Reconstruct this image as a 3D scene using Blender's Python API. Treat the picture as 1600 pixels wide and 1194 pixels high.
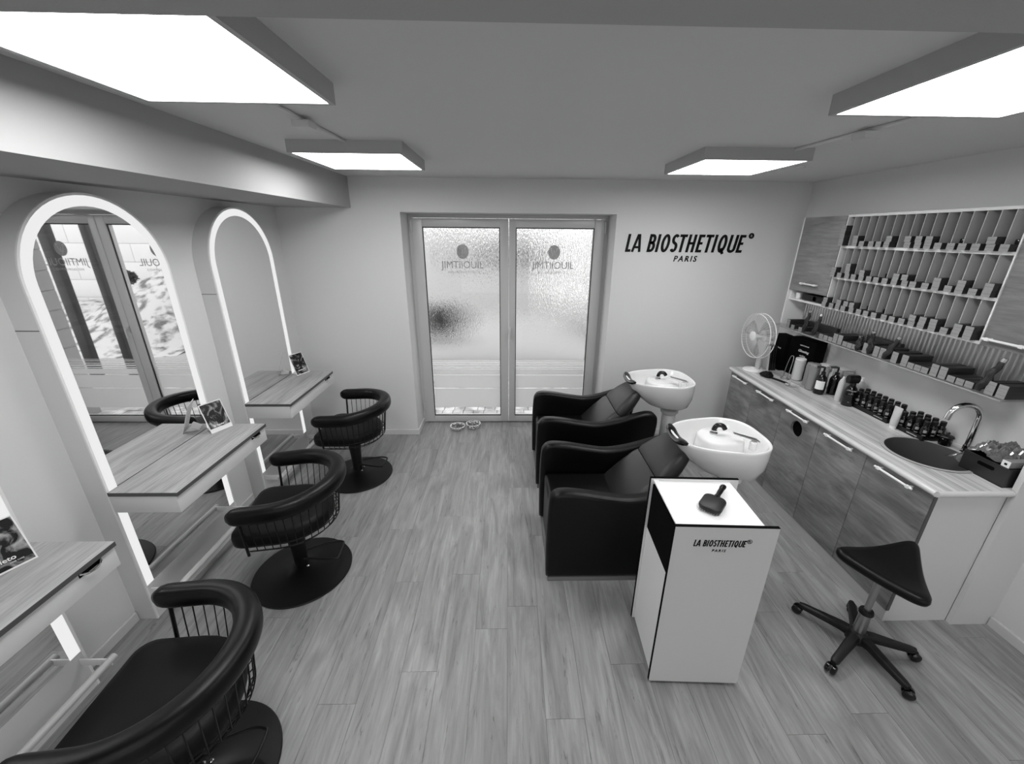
import bpy, bmesh, math, random
from mathutils import Vector, Matrix, noise
random.seed(7)
PI = math.pi
C = bpy.context.scene.collection
for o in list(bpy.data.objects): bpy.data.objects.remove(o)
sc = bpy.context.scene

# ---------------------------------------------------------------- camera, sky, exposure
cd = bpy.data.cameras.new('camera'); cam = bpy.data.objects.new('camera', cd); C.objects.link(cam)
R_ = Vector((0.999742, -0.02103, 0.00862)); U_ = Vector((-0.000814, 0.3459, 0.938271)); F_ = Vector((0.022714, 0.938036, -0.345793))
cam.matrix_world = Matrix(((R_.x, U_.x, -F_.x, 0), (R_.y, U_.y, -F_.y, 0), (R_.z, U_.z, -F_.z, 2.12), (0, 0, 0, 1)))
cd.sensor_width = 36; cd.sensor_fit = 'HORIZONTAL'; cd.lens = 631.74 / 1600 * 36
cd.shift_x = -9.4 / 1600; cd.shift_y = 0.8 / 1600; cd.clip_start = 0.02
sc.camera = cam
SKY = 2.1; PANEL = 16.5; RING = .85
world = bpy.data.worlds.new('overcast_sky'); sc.world = world; world.use_nodes = True
world.node_tree.nodes['Background'].inputs[0].default_value = (1, 1, 1, 1)
world.node_tree.nodes['Background'].inputs[1].default_value = SKY
vs = sc.view_settings
vs.view_transform = 'Standard'; vs.look = 'None'; vs.gamma = 1; vs.exposure = 0.0
try: vs.use_curve_mapping = False
except Exception: pass

# ---------------------------------------------------------------- materials
MATS = {}
def _new(name):
    m = bpy.data.materials.new(name); m.use_nodes = True
    return m, m.node_tree, m.node_tree.nodes['Principled BSDF']
def N(nt, t, **kw):
    n = nt.nodes.new(t)
    for k, v in kw.items(): setattr(n, k, v)
    return n
def plain(name, v, rough=.5, metal=0, bump=0, bscale=200, spec=.5, coat=0):
    if name in MATS: return MATS[name]
    m, nt, b = _new(name)
    b.inputs['Base Color'].default_value = (v, v, v, 1)
    b.inputs['Roughness'].default_value = rough; b.inputs['Metallic'].default_value = metal
    b.inputs['Specular IOR Level'].default_value = spec
    b.inputs['Coat Weight'].default_value = coat
    if bump:
        tc = N(nt, 'ShaderNodeTexCoord'); nz = N(nt, 'ShaderNodeTexNoise'); nz.inputs['Scale'].default_value = bscale
        nz.inputs['Detail'].default_value = 3
        bp = N(nt, 'ShaderNodeBump'); bp.inputs['Strength'].default_value = bump; bp.inputs['Distance'].default_value = .002
        nt.links.new(tc.outputs['Object'], nz.inputs['Vector']); nt.links.new(nz.outputs['Fac'], bp.inputs['Height'])
        nt.links.new(bp.outputs['Normal'], b.inputs['Normal'])
    MATS[name] = m; return m
def emit(name, s):
    m, nt, b = _new(name); nt.nodes.remove(b)
    e = N(nt, 'ShaderNodeEmission'); e.inputs[1].default_value = s
    nt.links.new(e.outputs[0], nt.nodes['Material Output'].inputs[0]); MATS[name] = m; return m
def wood(name, lo, hi, rough=.45, along=(9, .7, 9), crack=.5, bump=.15, contrast=(.3, .7), crack_s=(1., 1.), crack_t=(.33, .43), tone=.1, dist=.6, fine=.82):
    """grain stretched along one axis; every object gets its own piece of the pattern"""
    m, nt, b = _new(name); L = nt.links.new
    tc = N(nt, 'ShaderNodeTexCoord'); oi = N(nt, 'ShaderNodeObjectInfo')
    ml = N(nt, 'ShaderNodeMath', operation='MULTIPLY'); ml.inputs[1].default_value = 57.
    L(oi.outputs['Random'], ml.inputs[0])
    cx = N(nt, 'ShaderNodeCombineXYZ'); L(ml.outputs[0], cx.inputs[0]); L(ml.outputs[0], cx.inputs[1])
    ad = N(nt, 'ShaderNodeVectorMath', operation='ADD'); L(tc.outputs['Object'], ad.inputs[0]); L(cx.outputs[0], ad.inputs[1])
    mp = N(nt, 'ShaderNodeMapping'); mp.inputs['Scale'].default_value = along; L(ad.outputs[0], mp.inputs[0])
    n1 = N(nt, 'ShaderNodeTexNoise'); n1.inputs['Scale'].default_value = 1.6; n1.inputs['Detail'].default_value = 6; n1.inputs['Roughness'].default_value = .6
    n1.inputs['Distortion'].default_value = dist
    L(mp.outputs[0], n1.inputs['Vector'])
    mp2 = N(nt, 'ShaderNodeMapping'); mp2.inputs['Scale'].default_value = tuple(a * (7 if a > 3 else 2.5) for a in along); L(ad.outputs[0], mp2.inputs[0])
    n2 = N(nt, 'ShaderNodeTexNoise'); n2.inputs['Scale'].default_value = 1.5; n2.inputs['Detail'].default_value = 5; L(mp2.outputs[0], n2.inputs['Vector'])
    n3 = N(nt, 'ShaderNodeTexNoise'); n3.inputs['Scale'].default_value = 3.1; n3.inputs['Detail'].default_value = 8; n3.inputs['Roughness'].default_value = .75
    n3.inputs['Distortion'].default_value = 1.2
    mp3 = N(nt, 'ShaderNodeMapping'); mp3.inputs['Scale'].default_value = tuple(a * (crack_s[0] if a > 3 else crack_s[1]) for a in along); mp3.inputs['Location'].default_value = (3, 5, 7); L(ad.outputs[0], mp3.inputs[0])
    L(mp3.outputs[0], n3.inputs['Vector'])
    r1 = N(nt, 'ShaderNodeValToRGB'); e = r1.color_ramp.elements
    e[0].position = contrast[0]; e[0].color = (lo, lo, lo, 1); e[1].position = contrast[1]; e[1].color = (hi, hi, hi, 1)
    L(n1.outputs['Fac'], r1.inputs[0])
    r2 = N(nt, 'ShaderNodeValToRGB'); e = r2.color_ramp.elements
    e[0].position = .35; e[0].color = (fine, fine, fine, 1); e[1].position = .65; e[1].color = (1.08, 1.08, 1.08, 1)
    L(n2.outputs['Fac'], r2.inputs[0])
    r3 = N(nt, 'ShaderNodeValToRGB'); e = r3.color_ramp.elements
    cv = 1 - crack
    e[0].position = crack_t[0]; e[0].color = (cv, cv, cv, 1); e[1].position = crack_t[1]; e[1].color = (1, 1, 1, 1)
    L(n3.outputs['Fac'], r3.inputs[0])
    m1 = N(nt, 'ShaderNodeMix', data_type='RGBA', blend_type='MULTIPLY'); m1.inputs[0].default_value = 1
    L(r1.outputs[0], m1.inputs[6]); L(r2.outputs[0], m1.inputs[7])
    m2 = N(nt, 'ShaderNodeMix', data_type='RGBA', blend_type='MULTIPLY'); m2.inputs[0].default_value = 1
    L(m1.outputs[2], m2.inputs[6]); L(r3.outputs[0], m2.inputs[7])
    # per-piece tone
    tn = N(nt, 'ShaderNodeMapRange'); tn.inputs[3].default_value = 1 - tone; tn.inputs[4].default_value = 1 + tone; L(oi.outputs['Random'], tn.inputs[0])
    m3 = N(nt, 'ShaderNodeMix', data_type='RGBA', blend_type='MULTIPLY'); m3.inputs[0].default_value = 1
    L(m2.outputs[2], m3.inputs[6]); L(tn.outputs[0], m3.inputs[7])
    L(m3.outputs[2], b.inputs['Base Color'])
    b.inputs['Roughness'].default_value = rough
    bp = N(nt, 'ShaderNodeBump'); bp.inputs['Strength'].default_value = bump; bp.inputs['Distance'].default_value = .001
    L(n3.outputs['Fac'], bp.inputs['Height']); L(bp.outputs[0], b.inputs['Normal'])
    MATS[name] = m; return m
def glassy(name, alpha_t=.92, tint=1.0, rough=0.0, refl=1.45):
    """clear sheet: see-through with a mirror-like sheen"""
    m, nt, b = _new(name); nt.nodes.remove(b); L = nt.links.new
    t = N(nt, 'ShaderNodeBsdfTransparent'); t.inputs[0].default_value = (alpha_t * tint,) * 3 + (1,)
    g = N(nt, 'ShaderNodeBsdfGlossy'); g.inputs['Roughness'].default_value = rough
    f = N(nt, 'ShaderNodeLayerWeight'); f.inputs['Blend'].default_value = .5
    pw = N(nt, 'ShaderNodeMath', operation='POWER'); pw.inputs[1].default_value = 5; L(f.outputs['Facing'], pw.inputs[0])
    fr = N(nt, 'ShaderNodeMapRange'); fr.inputs[3].default_value = .02; fr.inputs[4].default_value = .6; L(pw.outputs[0], fr.inputs[0])
    mx = N(nt, 'ShaderNodeMixShader'); L(fr.outputs[0], mx.inputs[0]); L(t.outputs[0], mx.inputs[1]); L(g.outputs[0], mx.inputs[2])
    L(mx.outputs[0], nt.nodes['Material Output'].inputs[0]); MATS[name] = m; return m
def film(name, v, t):
    """frosted film: part diffuse translucent, part clear"""
    m, nt, b = _new(name); nt.nodes.remove(b); L = nt.links.new
    a = N(nt, 'ShaderNodeBsdfTranslucent'); a.inputs[0].default_value = (v, v, v, 1)
    d = N(nt, 'ShaderNodeBsdfDiffuse'); d.inputs[0].default_value = (v, v, v, 1)
    c = N(nt, 'ShaderNodeBsdfTransparent')
    m1 = N(nt, 'ShaderNodeMixShader'); m1.inputs[0].default_value = .35; L(a.outputs[0], m1.inputs[1]); L(d.outputs[0], m1.inputs[2])
    m2 = N(nt, 'ShaderNodeMixShader'); m2.inputs[0].default_value = t; L(m1.outputs[0], m2.inputs[1]); L(c.outputs[0], m2.inputs[2])
    L(m2.outputs[0], nt.nodes['Material Output'].inputs[0]); MATS[name] = m; return m
def ripple(name):
    m, nt, b = _new(name); nt.nodes.remove(b); L = nt.links.new
    tc = N(nt, 'ShaderNodeTexCoord')
    mp = N(nt, 'ShaderNodeMapping'); mp.inputs['Scale'].default_value = (52, 52, 13); L(tc.outputs['Object'], mp.inputs[0])
    n1 = N(nt, 'ShaderNodeTexNoise'); n1.inputs['Scale'].default_value = 1.4; n1.inputs['Detail'].default_value = 3; n1.inputs['Distortion'].default_value = .8
    L(mp.outputs[0], n1.inputs[0])
    bp = N(nt, 'ShaderNodeBump'); bp.inputs['Strength'].default_value = 1; bp.inputs['Distance'].default_value = .024; L(n1.outputs['Fac'], bp.inputs['Height'])
    g = N(nt, 'ShaderNodeBsdfRefraction'); g.inputs['IOR'].default_value = 1.3; g.inputs['Roughness'].default_value = .02
    L(bp.outputs[0], g.inputs['Normal'])
    L(g.outputs[0], nt.nodes['Material Output'].inputs[0]); MATS[name] = m; return m

M_wall = plain('wall_paint', .66, .85, bump=.12, bscale=320)
M_bulk = plain('bulkhead_paint', .40, .9, bump=.1, bscale=250)  # ceiling paint darkened in its colour to hold down the lamp glare
M_beam = plain('beam_paint', .40, .9, bump=.1, bscale=250)  # backlit shade of the beam put into a darker copy of the ceiling paint
M_ceil = plain('ceiling_paint', .66, .9, bump=.1, bscale=250)
M_base = plain('skirting_white', .62, .4)
M_white = plain('white_lacquer', .66, .4)
M_white2 = plain('white_laminate', .80, .35)
M_upvc = plain('white_pvc', .50, .3)
M_lampframe = plain('lamp_frame_white', .42, .45)
M_floor = wood('vinyl_oak', .185, .335, rough=.42, along=(7.5, 1.0, 7.5), crack=.42, bump=.12, contrast=(.28, .66), crack_s=(1.5, 1.1), crack_t=(.35, .42), tone=.04, dist=1.3, fine=.9)
M_desk = wood('desk_oak', .29, .43, rough=.45, along=(8, 1.1, 8), crack=.22, bump=.08, contrast=(.35, .66))
M_door = wood('cabinet_oak', .13, .31, rough=.45, along=(6, 1.6, 6), crack=.32, bump=.1, contrast=(.32, .7))
M_wdoor = wood('wall_cabinet_oak', .17, .28, rough=.45, along=(6, 1.6, 6), crack=.25, bump=.1, contrast=(.32, .7))
M_top = wood('worktop_streaked', .36, .74, rough=.22, along=(7, .35, 7), crack=.12, bump=.03, contrast=(.36, .64))
M_edge = plain('dark_oak_edge', .08, .5)
M_leather = plain('black_leather', .002, .36, bump=.2, bscale=500, spec=.25)
M_cushion = plain('black_cushion_leather', .016, .42, bump=.2, bscale=500, spec=.5)  # same black leather, colour lifted to carry the lamp sheen on the backrests
M_fabric = plain('black_vinyl', .004, .5, bump=.2, bscale=400, spec=.22)
M_bmetal = plain('black_powder_coat', .003, .42, spec=.35)
M_bgloss = plain('black_gloss', .004, .15)
M_bplast = plain('black_plastic', .005, .45, spec=.4)
M_chrome = plain('chrome', .75, .1, metal=1)
M_steel = plain('brushed_steel', .40, .32, metal=1)
M_ceramic = plain('white_ceramic', .80, .12, coat=.5)
M_lens = emit('lamp_diffuser', PANEL)
M_ring = emit('led_ring', RING)
M_mirror = plain('mirror_silver', .86, .015, metal=1)
M_pane = glassy('window_glass')
M_clear = glassy('clear_glass', .9, 1)
M_cage = plain('translucent_fan_plastic', .7, .3)
M_film = film('frosted_film', .85, .05)
M_logo = film('logo_film', .42, .10)
M_ripple = ripple('rippled_glass')
M_text = plain('black_lettering', .003, .6, spec=.2)
M_textw = plain('white_lettering', .75, .5)
M_grey = plain('grey_plastic', .22, .4)
M_mid = plain('mid_grey_carton', .22, .6)
M_lightbox = plain('pale_carton', .29, .6)
M_rod = wood('pale_beech_rod', .5, .62, rough=.4, along=(9, 1, 9), crack=.05)
M_sink = plain('grey_sink_composite', .07, .45)
M_rib = plain('ribbed_aluminium', .62, .28, metal=.9)
M_black = plain('dark_interior', .001, .9, spec=.1)

# ---------------------------------------------------------------- mesh helpers
def box(bm, x0, x1, y0, y1, z0, z1, bev=0, seg=2, mat=None):
    vs_ = [bm.verts.new((x, y, z)) for z in (z0, z1) for y in (y0, y1) for x in (x0, x1)]
    fs = [bm.faces.new([vs_[i] for i in f]) for f in ((0, 2, 3, 1), (4, 5, 7, 6), (0, 1, 5, 4), (2, 6, 7, 3), (0, 4, 6, 2), (1, 3, 7, 5))]
    if bev:
        es = list({e for f in fs for e in f.edges})
        r = bmesh.ops.bevel(bm, geom=es, offset=bev, segments=seg, affect='EDGES', profile=.6)
    return vs_
def prism(bm, poly, d0, d1, axis='y', bev=0, seg=2):
    """poly: list of 2D points; extruded along axis between d0, d1"""
    def P(a, b, d):
        return {'y': (a, d, b), 'x': (d, a, b), 'z': (a, b, d)}[axis]
    A = [bm.verts.new(P(a, b, d0)) for a, b in poly]; B = [bm.verts.new(P(a, b, d1)) for a, b in poly]
    n = len(poly); fs = [bm.faces.new(A), bm.faces.new(B[::-1])]
    for i in range(n): fs.append(bm.faces.new((A[i], A[(i + 1) % n], B[(i + 1) % n], B[i])))
    bmesh.ops.recalc_face_normals(bm, faces=fs)
    if bev:
        es = list(set(fs[0].edges) | set(fs[1].edges))
        bmesh.ops.bevel(bm, geom=es, offset=bev, segments=seg, affect='EDGES', profile=.5)
def band(bm, outer, inner, d0, d1, axis='x'):
    """ring between two open polylines of equal length, extruded"""
    def P(a, b, d):
        return {'y': (a, d, b), 'x': (d, a, b), 'z': (a, b, d)}[axis]
    O0 = [bm.verts.new(P(a, b, d0)) for a, b in outer]; O1 = [bm.verts.new(P(a, b, d1)) for a, b in outer]
    I0 = [bm.verts.new(P(a, b, d0)) for a, b in inner]; I1 = [bm.verts.new(P(a, b, d1)) for a, b in inner]
    n = len(outer); fs = []
    for i in range(n - 1):
        fs += [bm.faces.new((O0[i], O0[i + 1], I0[i + 1], I0[i])), bm.faces.new((O1[i], I1[i], I1[i + 1], O1[i + 1])),
               bm.faces.new((O0[i], O1[i], O1[i + 1], O0[i + 1])), bm.faces.new((I0[i], I0[i + 1], I1[i + 1], I1[i]))]
    for k in (0, n - 1): fs.append(bm.faces.new((O0[k], I0[k], I1[k], O1[k])))
    bmesh.ops.recalc_face_normals(bm, faces=fs)
def lathe(bm, prof, seg=32, cx=0, cy=0, z=0, cap=True):
    rings = []
    for r, h in prof:
        rings.append([bm.verts.new((cx + r * math.cos(2 * PI * k / seg), cy + r * math.sin(2 * PI * k / seg), z + h)) for k in range(seg)])
    fs = []
    for a, b in zip(rings, rings[1:]):
        for k in range(seg): fs.append(bm.faces.new((a[k], a[(k + 1) % seg], b[(k + 1) % seg], b[k])))
    if cap:
        fs.append(bm.faces.new(rings[0][::-1])); fs.append(bm.faces.new(rings[-1]))
    bmesh.ops.recalc_face_normals(bm, faces=fs)
    return rings
def loft(bm, rings, cap0=True, cap1=True, closed=True):
    R = [[bm.verts.new(p) for p in r] for r in rings]; n = len(R[0]); fs = []
    for a, b in zip(R, R[1:]):
        for k in range(n if closed else n - 1): fs.append(bm.faces.new((a[k], a[(k + 1) % n], b[(k + 1) % n], b[k])))
    if cap0: fs.append(bm.faces.new(R[0][::-1]))
    if cap1: fs.append(bm.faces.new(R[-1]))
    bmesh.ops.recalc_face_normals(bm, faces=fs)
def sweep(bm, pts, prof, closed=False, scales=None, up=(0, 0, 1)):
    """prof = list of (side, up); frames keep 'up' roughly vertical"""
    pts = [Vector(p) for p in pts]; n = len(pts); rings = []
    U = Vector(up); last = None
    for i, p in enumerate(pts):
        if closed: t = pts[(i + 1) % n] - pts[i - 1]
        else: t = pts[min(i + 1, n - 1)] - pts[max(i - 1, 0)]
        t.normalize()
        s = t.cross(U)
        if s.length < .15: s = last.copy() if last else t.cross(Vector((1, 0.01, 0)))
        s.normalize()
        if last is not None and s.dot(last) < 0 and not closed: s = -s
        last = s
        v = s.cross(t).normalized()
        k = scales[i] if scales else 1
        if not isinstance(k, tuple): k = (k, k)
        rings.append([p + s * (a * k[0]) + v * (b * k[1]) for a, b in prof])
    if closed:
        rings.append(rings[0])
        R = [[bm.verts.new(q) for q in r] for r in rings[:-1]]; R.append(R[0])
        m = len(prof); fs = []
        for a, b in zip(R, R[1:]):
            for k in range(m): fs.append(bm.faces.new((a[k], a[(k + 1) % m], b[(k + 1) % m], b[k])))
        bmesh.ops.recalc_face_normals(bm, faces=fs)
    else: loft(bm, rings)
def circ(r, n=8, r2=None):
    r2 = r2 or r
    return [(r * math.cos(2 * PI * k / n), r2 * math.sin(2 * PI * k / n)) for k in range(n)]
def tube(bm, pts, r, n=8, closed=False): sweep(bm, pts, circ(r, n), closed)
def rrect(x0, x1, y0, y1, r, n=5):
    out = []
    for cx, cy, a0 in ((x1 - r, y1 - r, 0), (x0 + r, y1 - r, 90), (x0 + r, y0 + r, 180), (x1 - r, y0 + r, 270)):
        for k in range(n + 1):
            a = math.radians(a0 + 90 * k / n); out.append((cx + r * math.cos(a), cy + r * math.sin(a)))
    return out
def spline(P, n=6):
    P = [Vector(p) for p in P]; out = []
    for i in range(len(P) - 1):
        a = P[max(i - 1, 0)]; b = P[i]; c = P[i + 1]; d = P[min(i + 2, len(P) - 1)]
        for k in range(n):
            t = k / n
            out.append(.5 * ((2 * b) + (c - a) * t + (2 * a - 5 * b + 4 * c - d) * t * t + (3 * b - a - 3 * c + d) * t ** 3))
    out.append(P[-1]); return out
def B(): return bmesh.new()
def obj(name, bm, m, parent=None, smooth=35, loc=None, rot=None):
    me = bpy.data.meshes.new(name); bm.to_mesh(me); bm.free()
    o = bpy.data.objects.new(name, me); C.objects.link(o)
    for mm in (m if isinstance(m, (list, tuple)) else [m]): me.materials.append(mm)
    if smooth:
        me.polygons.foreach_set('use_smooth', [True] * len(me.polygons)); me.set_sharp_from_angle(angle=math.radians(smooth))
    if parent: o.parent = parent
    if loc: o.location = loc
    if rot: o.rotation_euler = rot
    return o
def bobj(name, m, parent, *a, bev=0, **kw):
    bm = B(); box(bm, *a, bev=bev); return obj(name, bm, m, parent, **kw)
def tag(o, label, cat, group=None):
    o['label'] = label; o['category'] = cat
    if group: o['group'] = group
    return o
def thing(name, label, cat, loc=(0, 0, 0), rotz=0, group=None):
    o = bpy.data.objects.new(name, None); C.objects.link(o); o.empty_display_size = .1
    o.location = loc; o.rotation_euler = (0, 0, rotz); return tag(o, label, cat, group)
def struct(name, bm, m, parent=None, **kw):
    o = obj(name, bm, m, parent, **kw)
    if not parent: o['kind'] = 'structure'
    return o
def copy_tree(root, label, loc=None, rotz=None):
    def rec(o, par):
        c = o.copy(); C.objects.link(c); c.parent = par
        for ch in o.children: rec(ch, c)
        return c
    r = rec(root, None)
    if loc is not None: r.location = loc
    if rotz is not None: r.rotation_euler = (0, 0, rotz)
    r['label'] = label
    return r
def text_mesh(bm, s, size, x=0, z=0, sx=1, shear=0, fat=0, spacing=1, mirror=False, align='CENTER', depth=.002):
    """adds lettering standing in the local XZ plane facing -Y"""
    cu = bpy.data.curves.new('lettering', 'FONT'); cu.body = s; cu.size = size; cu.align_x = align
    cu.offset = fat; cu.space_character = spacing; cu.extrude = depth / 2; cu.resolution_u = 3
    o = bpy.data.objects.new('lettering', cu); C.objects.link(o)
    bpy.context.view_layer.update()
    me = bpy.data.meshes.new_from_object(o.evaluated_get(bpy.context.evaluated_depsgraph_get()))
    b2 = bmesh.new(); b2.from_mesh(me)
    for v in b2.verts:
        a, b_, c = v.co; a = (a + shear * b_) * sx * (-1 if mirror else 1)
        v.co = (x + a, -c, z + b_)
    if mirror: bmesh.ops.reverse_faces(b2, faces=b2.faces)
    me2 = bpy.data.meshes.new('t'); b2.to_mesh(me2); b2.free(); bm.from_mesh(me2)
    bpy.data.objects.remove(o); bpy.data.curves.remove(cu); bpy.data.meshes.remove(me); bpy.data.meshes.remove(me2)

# ---------------------------------------------------------------- the room
XL, XR, YB, YD, YF, ZC = -2.15, 2.81, 4.08, 4.41, -3.6, 2.59
bm = B(); box(bm, XL - .2, XR + .2, YF - .2, YD + .12, -.15, -.003); floor = struct('floor', bm, M_floor, smooth=0)
PW, PL = .181, 1.22
pm = None; k = 0
offs = [.0, .55, .92, .3, .74, 1.08, .18, .63]
i0 = math.floor((XL + .007) / PW)
for i in range(i0, math.ceil((XR + .007) / PW)):
    x0 = -.007 + i * PW; x1 = x0 + PW
    y = .55 - (offs[i % 8] if True else 0)
    # end joints seen in the photograph for the strips in the middle
    known = {0: 1.64 + .19, -1: 2.903, -2: 2.08, -3: 1.447, -4: 2.02, -5: 1.3}
    if i in known:
        y = known[i]
        while y > .55: y -= PL
    while y < YD:
        a, b_ = max(y, .5), min(y + PL, YD); y += PL
        if b_ - a < .02: continue
        xa, xb = max(x0, XL), min(x1, XR)
        g = .0003
        full = (abs(b_ - a - PL) < 1e-6 and xa == x0 and xb == x1)
        if full and pm:
            o = bpy.data.objects.new('plank', pm); C.objects.link(o); o.parent = floor
        else:
            bm = B(); w, h = xb - xa, b_ - a
            v = box(bm, g, w - g, g, h - g, -.003, 0)
            for q in v[4:]:
                q.co.x += .0004 if q.co.x < w / 2 else -.0004; q.co.y += .0004 if q.co.y < h / 2 else -.0004
            o = obj('plank', bm, M_floor, floor, smooth=0)
            if full: pm = o.data
        o.location = (xa, a, 0)

bm = B(); box(bm, XL - .2, XR + .2, YF - .2, YD + .12, ZC, ZC + .15); struct('ceiling', bm, M_ceil, smooth=0)
bm = B(); box(bm, XL - .2, XL, YF - .2, YD + .12, -.1, ZC); struct('wall_left', bm, M_wall, smooth=0)
bm = B(); box(bm, XR, XR + .2, YF - .2, YD + .12, -.1, ZC); struct('wall_right', bm, M_wall, smooth=0)
bm = B(); wx0, wx1, wz0, wz1 = -1.5, 2.3, .35, 2.35
for a in ((XL, wx0, -.1, ZC), (wx1, XR, -.1, ZC), (wx0, wx1, -.1, wz0), (wx0, wx1, wz1, ZC)): box(bm, a[0], a[1], YF - .2, YF, a[2], a[3])
struct('wall_front', bm, M_wall, smooth=0)
wn = bpy.data.objects.new('window_1', None); C.objects.link(wn); wn['kind'] = 'structure'  # unseen window, added to bring in fill daylight from behind the camera
bm = B()
for a in ((wx0, wx0 + .07, wz0, wz1), (wx1 - .07, wx1, wz0, wz1), (.365, .435, wz0, wz1), (wx0 + .07, .365, wz0, wz0 + .07), (wx0 + .07, .365, wz1 - .07, wz1), (.435, wx1 - .07, wz0, wz0 + .07), (.435, wx1 - .07, wz1 - .07, wz1)): box(bm, a[0], a[1], YF - .12, YF - .05, a[2], a[3])
obj('window_frame', bm, M_upvc, wn, smooth=0)
for a, b_ in ((wx0 + .07, .365), (.435, wx1 - .07)):
    bm = B(); box(bm, a, b_, YF - .09, YF - .084, wz0 + .07, wz1 - .07); obj('glass_pane', bm, M_pane, wn, smooth=0)
DX0, DX1, DZ = -1.011, 1.012, 2.298
bm = B(); box(bm, XL, DX0, YB, YD + .1, 0, ZC); box(bm, DX1, XR, YB, YD + .1, 0, ZC); box(bm, DX0, DX1, YB, YD + .1, DZ, ZC)
struct('wall_back', bm, M_wall, smooth=0)
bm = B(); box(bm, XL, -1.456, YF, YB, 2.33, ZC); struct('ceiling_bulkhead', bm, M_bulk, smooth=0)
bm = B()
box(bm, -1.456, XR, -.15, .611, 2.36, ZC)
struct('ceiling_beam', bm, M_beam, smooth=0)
# fin panel at the end of the counter
bm = B(); box(bm, 2.575, XR, 1.673, 1.70, 0, ZC); struct('trim_1', bm, M_white, smooth=0)
# skirting
def skirting(name, segs):
    bm = B()
    for s in segs: box(bm, *s, 0, .06, bev=.002, seg=1)
    struct(name, bm, M_base)
skirting('baseboard_back', [(XL, DX0 + .014, YB - .014, YB), (DX1 - .014, 2.19, YB - .014, YB), (DX0, DX0 + .014, YB, YD - .03), (DX1 - .014, DX1, YB, YD - .03)])
skirting('baseboard_left', [(XL, XL + .014, YF, .62), (XL, XL + .014, 1.42, 1.77), (XL, XL + .014, 2.565, 2.90), (XL, XL + .014, 3.70, YB)])
skirting('baseboard_right', [(XR - .02, XR, YF, 1.67)])

# ---------------------------------------------------------------- terrace door
dr = bpy.data.objects.new('door_1', None); C.objects.link(dr); dr['kind'] = 'structure'
bm = B()
box(bm, DX0, -.975, YD - .02, YD + .06, 0, DZ); box(bm, .975, DX1, YD - .02, YD + .06, 0, DZ); box(bm, -.975, .975, YD - .02, YD + .06, 2.262, DZ)
box(bm, -.975, .975, YD - .01, YD + .06, -.003, .012)
obj('door_frame', bm, M_upvc, dr)
def leaf(x0, x1, g0, g1, hinge_x):
    lf = B(); y0, y1 = YD - .035, YD + .04
    box(lf, x0, g0, y0, y1, .014, 2.258, bev=.004); box(lf, g1, x1, y0, y1, .014, 2.258, bev=.004)
    box(lf, g0, g1, y0, y1, .014, .085, bev=.004); box(lf, g0, g1, y0, y1, 2.176, 2.258, bev=.004)
    l = obj('door_leaf', lf, M_upvc, dr)
    g = B()
    for a in ((g0 - .001, g0 + .008, .085, 2.176), (g1 - .008, g1 + .001, .085, 2.176)): box(g, a[0], a[1], y0 + .012, y0 + .022, a[2], a[3])
    for a in ((g0, g1, .084, .096), (g0, g1, 2.166, 2.177)): box(g, a[0], a[1], y0 + .012, y0 + .022, a[2], a[3])
    obj('gasket', g, M_bplast, l)
    p = B(); box(p, g0 + .002, g1 - .002, YD + .005, YD + .011, .09, 2.172); obj('glass_pane', p, M_pane, l)
    # frosted bands of film on the outer side, thin clear lines between them
    f = B()
    for z0, z1 in ((.178, .416), (.424, .578), (.588, .652), (.660, .672), (.684, .700), (.712, .722), (.740, .748), (.760, .765)):
        box(f, g0 + .01, g1 - .01, YD + .0125, YD + .0135, z0, z1)
    obj('frosted_film', f, M_film, l)
    h = B(); lathe(h, [(.009, 0), (.011, .004), (.011, .1), (.009, .104)], 12, hinge_x, y0 - .006, 2.13); lathe(h, [(.009, 0), (.011, .004), (.011, .1), (.009, .104)], 12, hinge_x, y0 - .006, .16)
    obj('hinge', h, M_upvc, l)
    return l
L1 = leaf(-.973, -.004, -.875, -.092, -.982); L2 = leaf(.0, .973, .07, .872, .98)
h = B(); box(h, -.002, .026, YD - .047, YD - .034, 1.08, 1.15, bev=.003)
tube(h, [(.012, YD - .04, 1.13), (.012, YD - .075, 1.13), (.012, YD - .082, 1.12), (.012, YD - .082, 1.03)], .009, 10)
obj('door_handle', h, M_upvc, L2)
for cx, lf in ((-.48, L1), (.472, L2)):
    e = B()
    n = 28; ov = [(cx + .062 * math.cos(2 * PI * k / n), 1.938 + .073 * math.sin(2 * PI * k / n)) for k in range(n)]
    prism(e, ov, YD + .0122, YD + .0128, 'y')
    obj('logo_oval', e, M_logo, lf, smooth=0)
    e = B()
    for a, b_ in (((-.035, .045), (-.012, -.04)), ((.034, .045), (.006, -.03)), ((-.002, .02), (-.002, -.055))):
        w = .009
        pts = [(cx + a[0] - w, 1.938 + a[1]), (cx + a[0] + w, 1.938 + a[1]), (cx + b_[0] + w * .6, 1.938 + b_[1]), (cx + b_[0] - w * .6, 1.938 + b_[1])]
        prism(e, pts, YD + .0112, YD + .0118, 'y')
    obj('logo_figure', e, MATS['frosted_film'], lf, smooth=0)
    t = B(); text_mesh(t, 'JIMTIIOUIL', .105, 0, 0, 1.0, spacing=1.0, depth=.0006)
    for v in t.verts: v.co.x *= .90; v.co += Vector((cx - .005, YD + .0125, 1.772))
    obj('logo_lettering', t, M_logo, lf, smooth=0)
    t = B(); text_mesh(t, 'COIFFEURSALON', .034, 0, 0, 1.0, spacing=1.25, mirror=True, depth=.0006)
    for v in t.verts: v.co += Vector((cx - .005, YD + .0125, 1.722))
    obj('logo_small_lettering', t, M_logo, lf, smooth=0)

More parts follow.
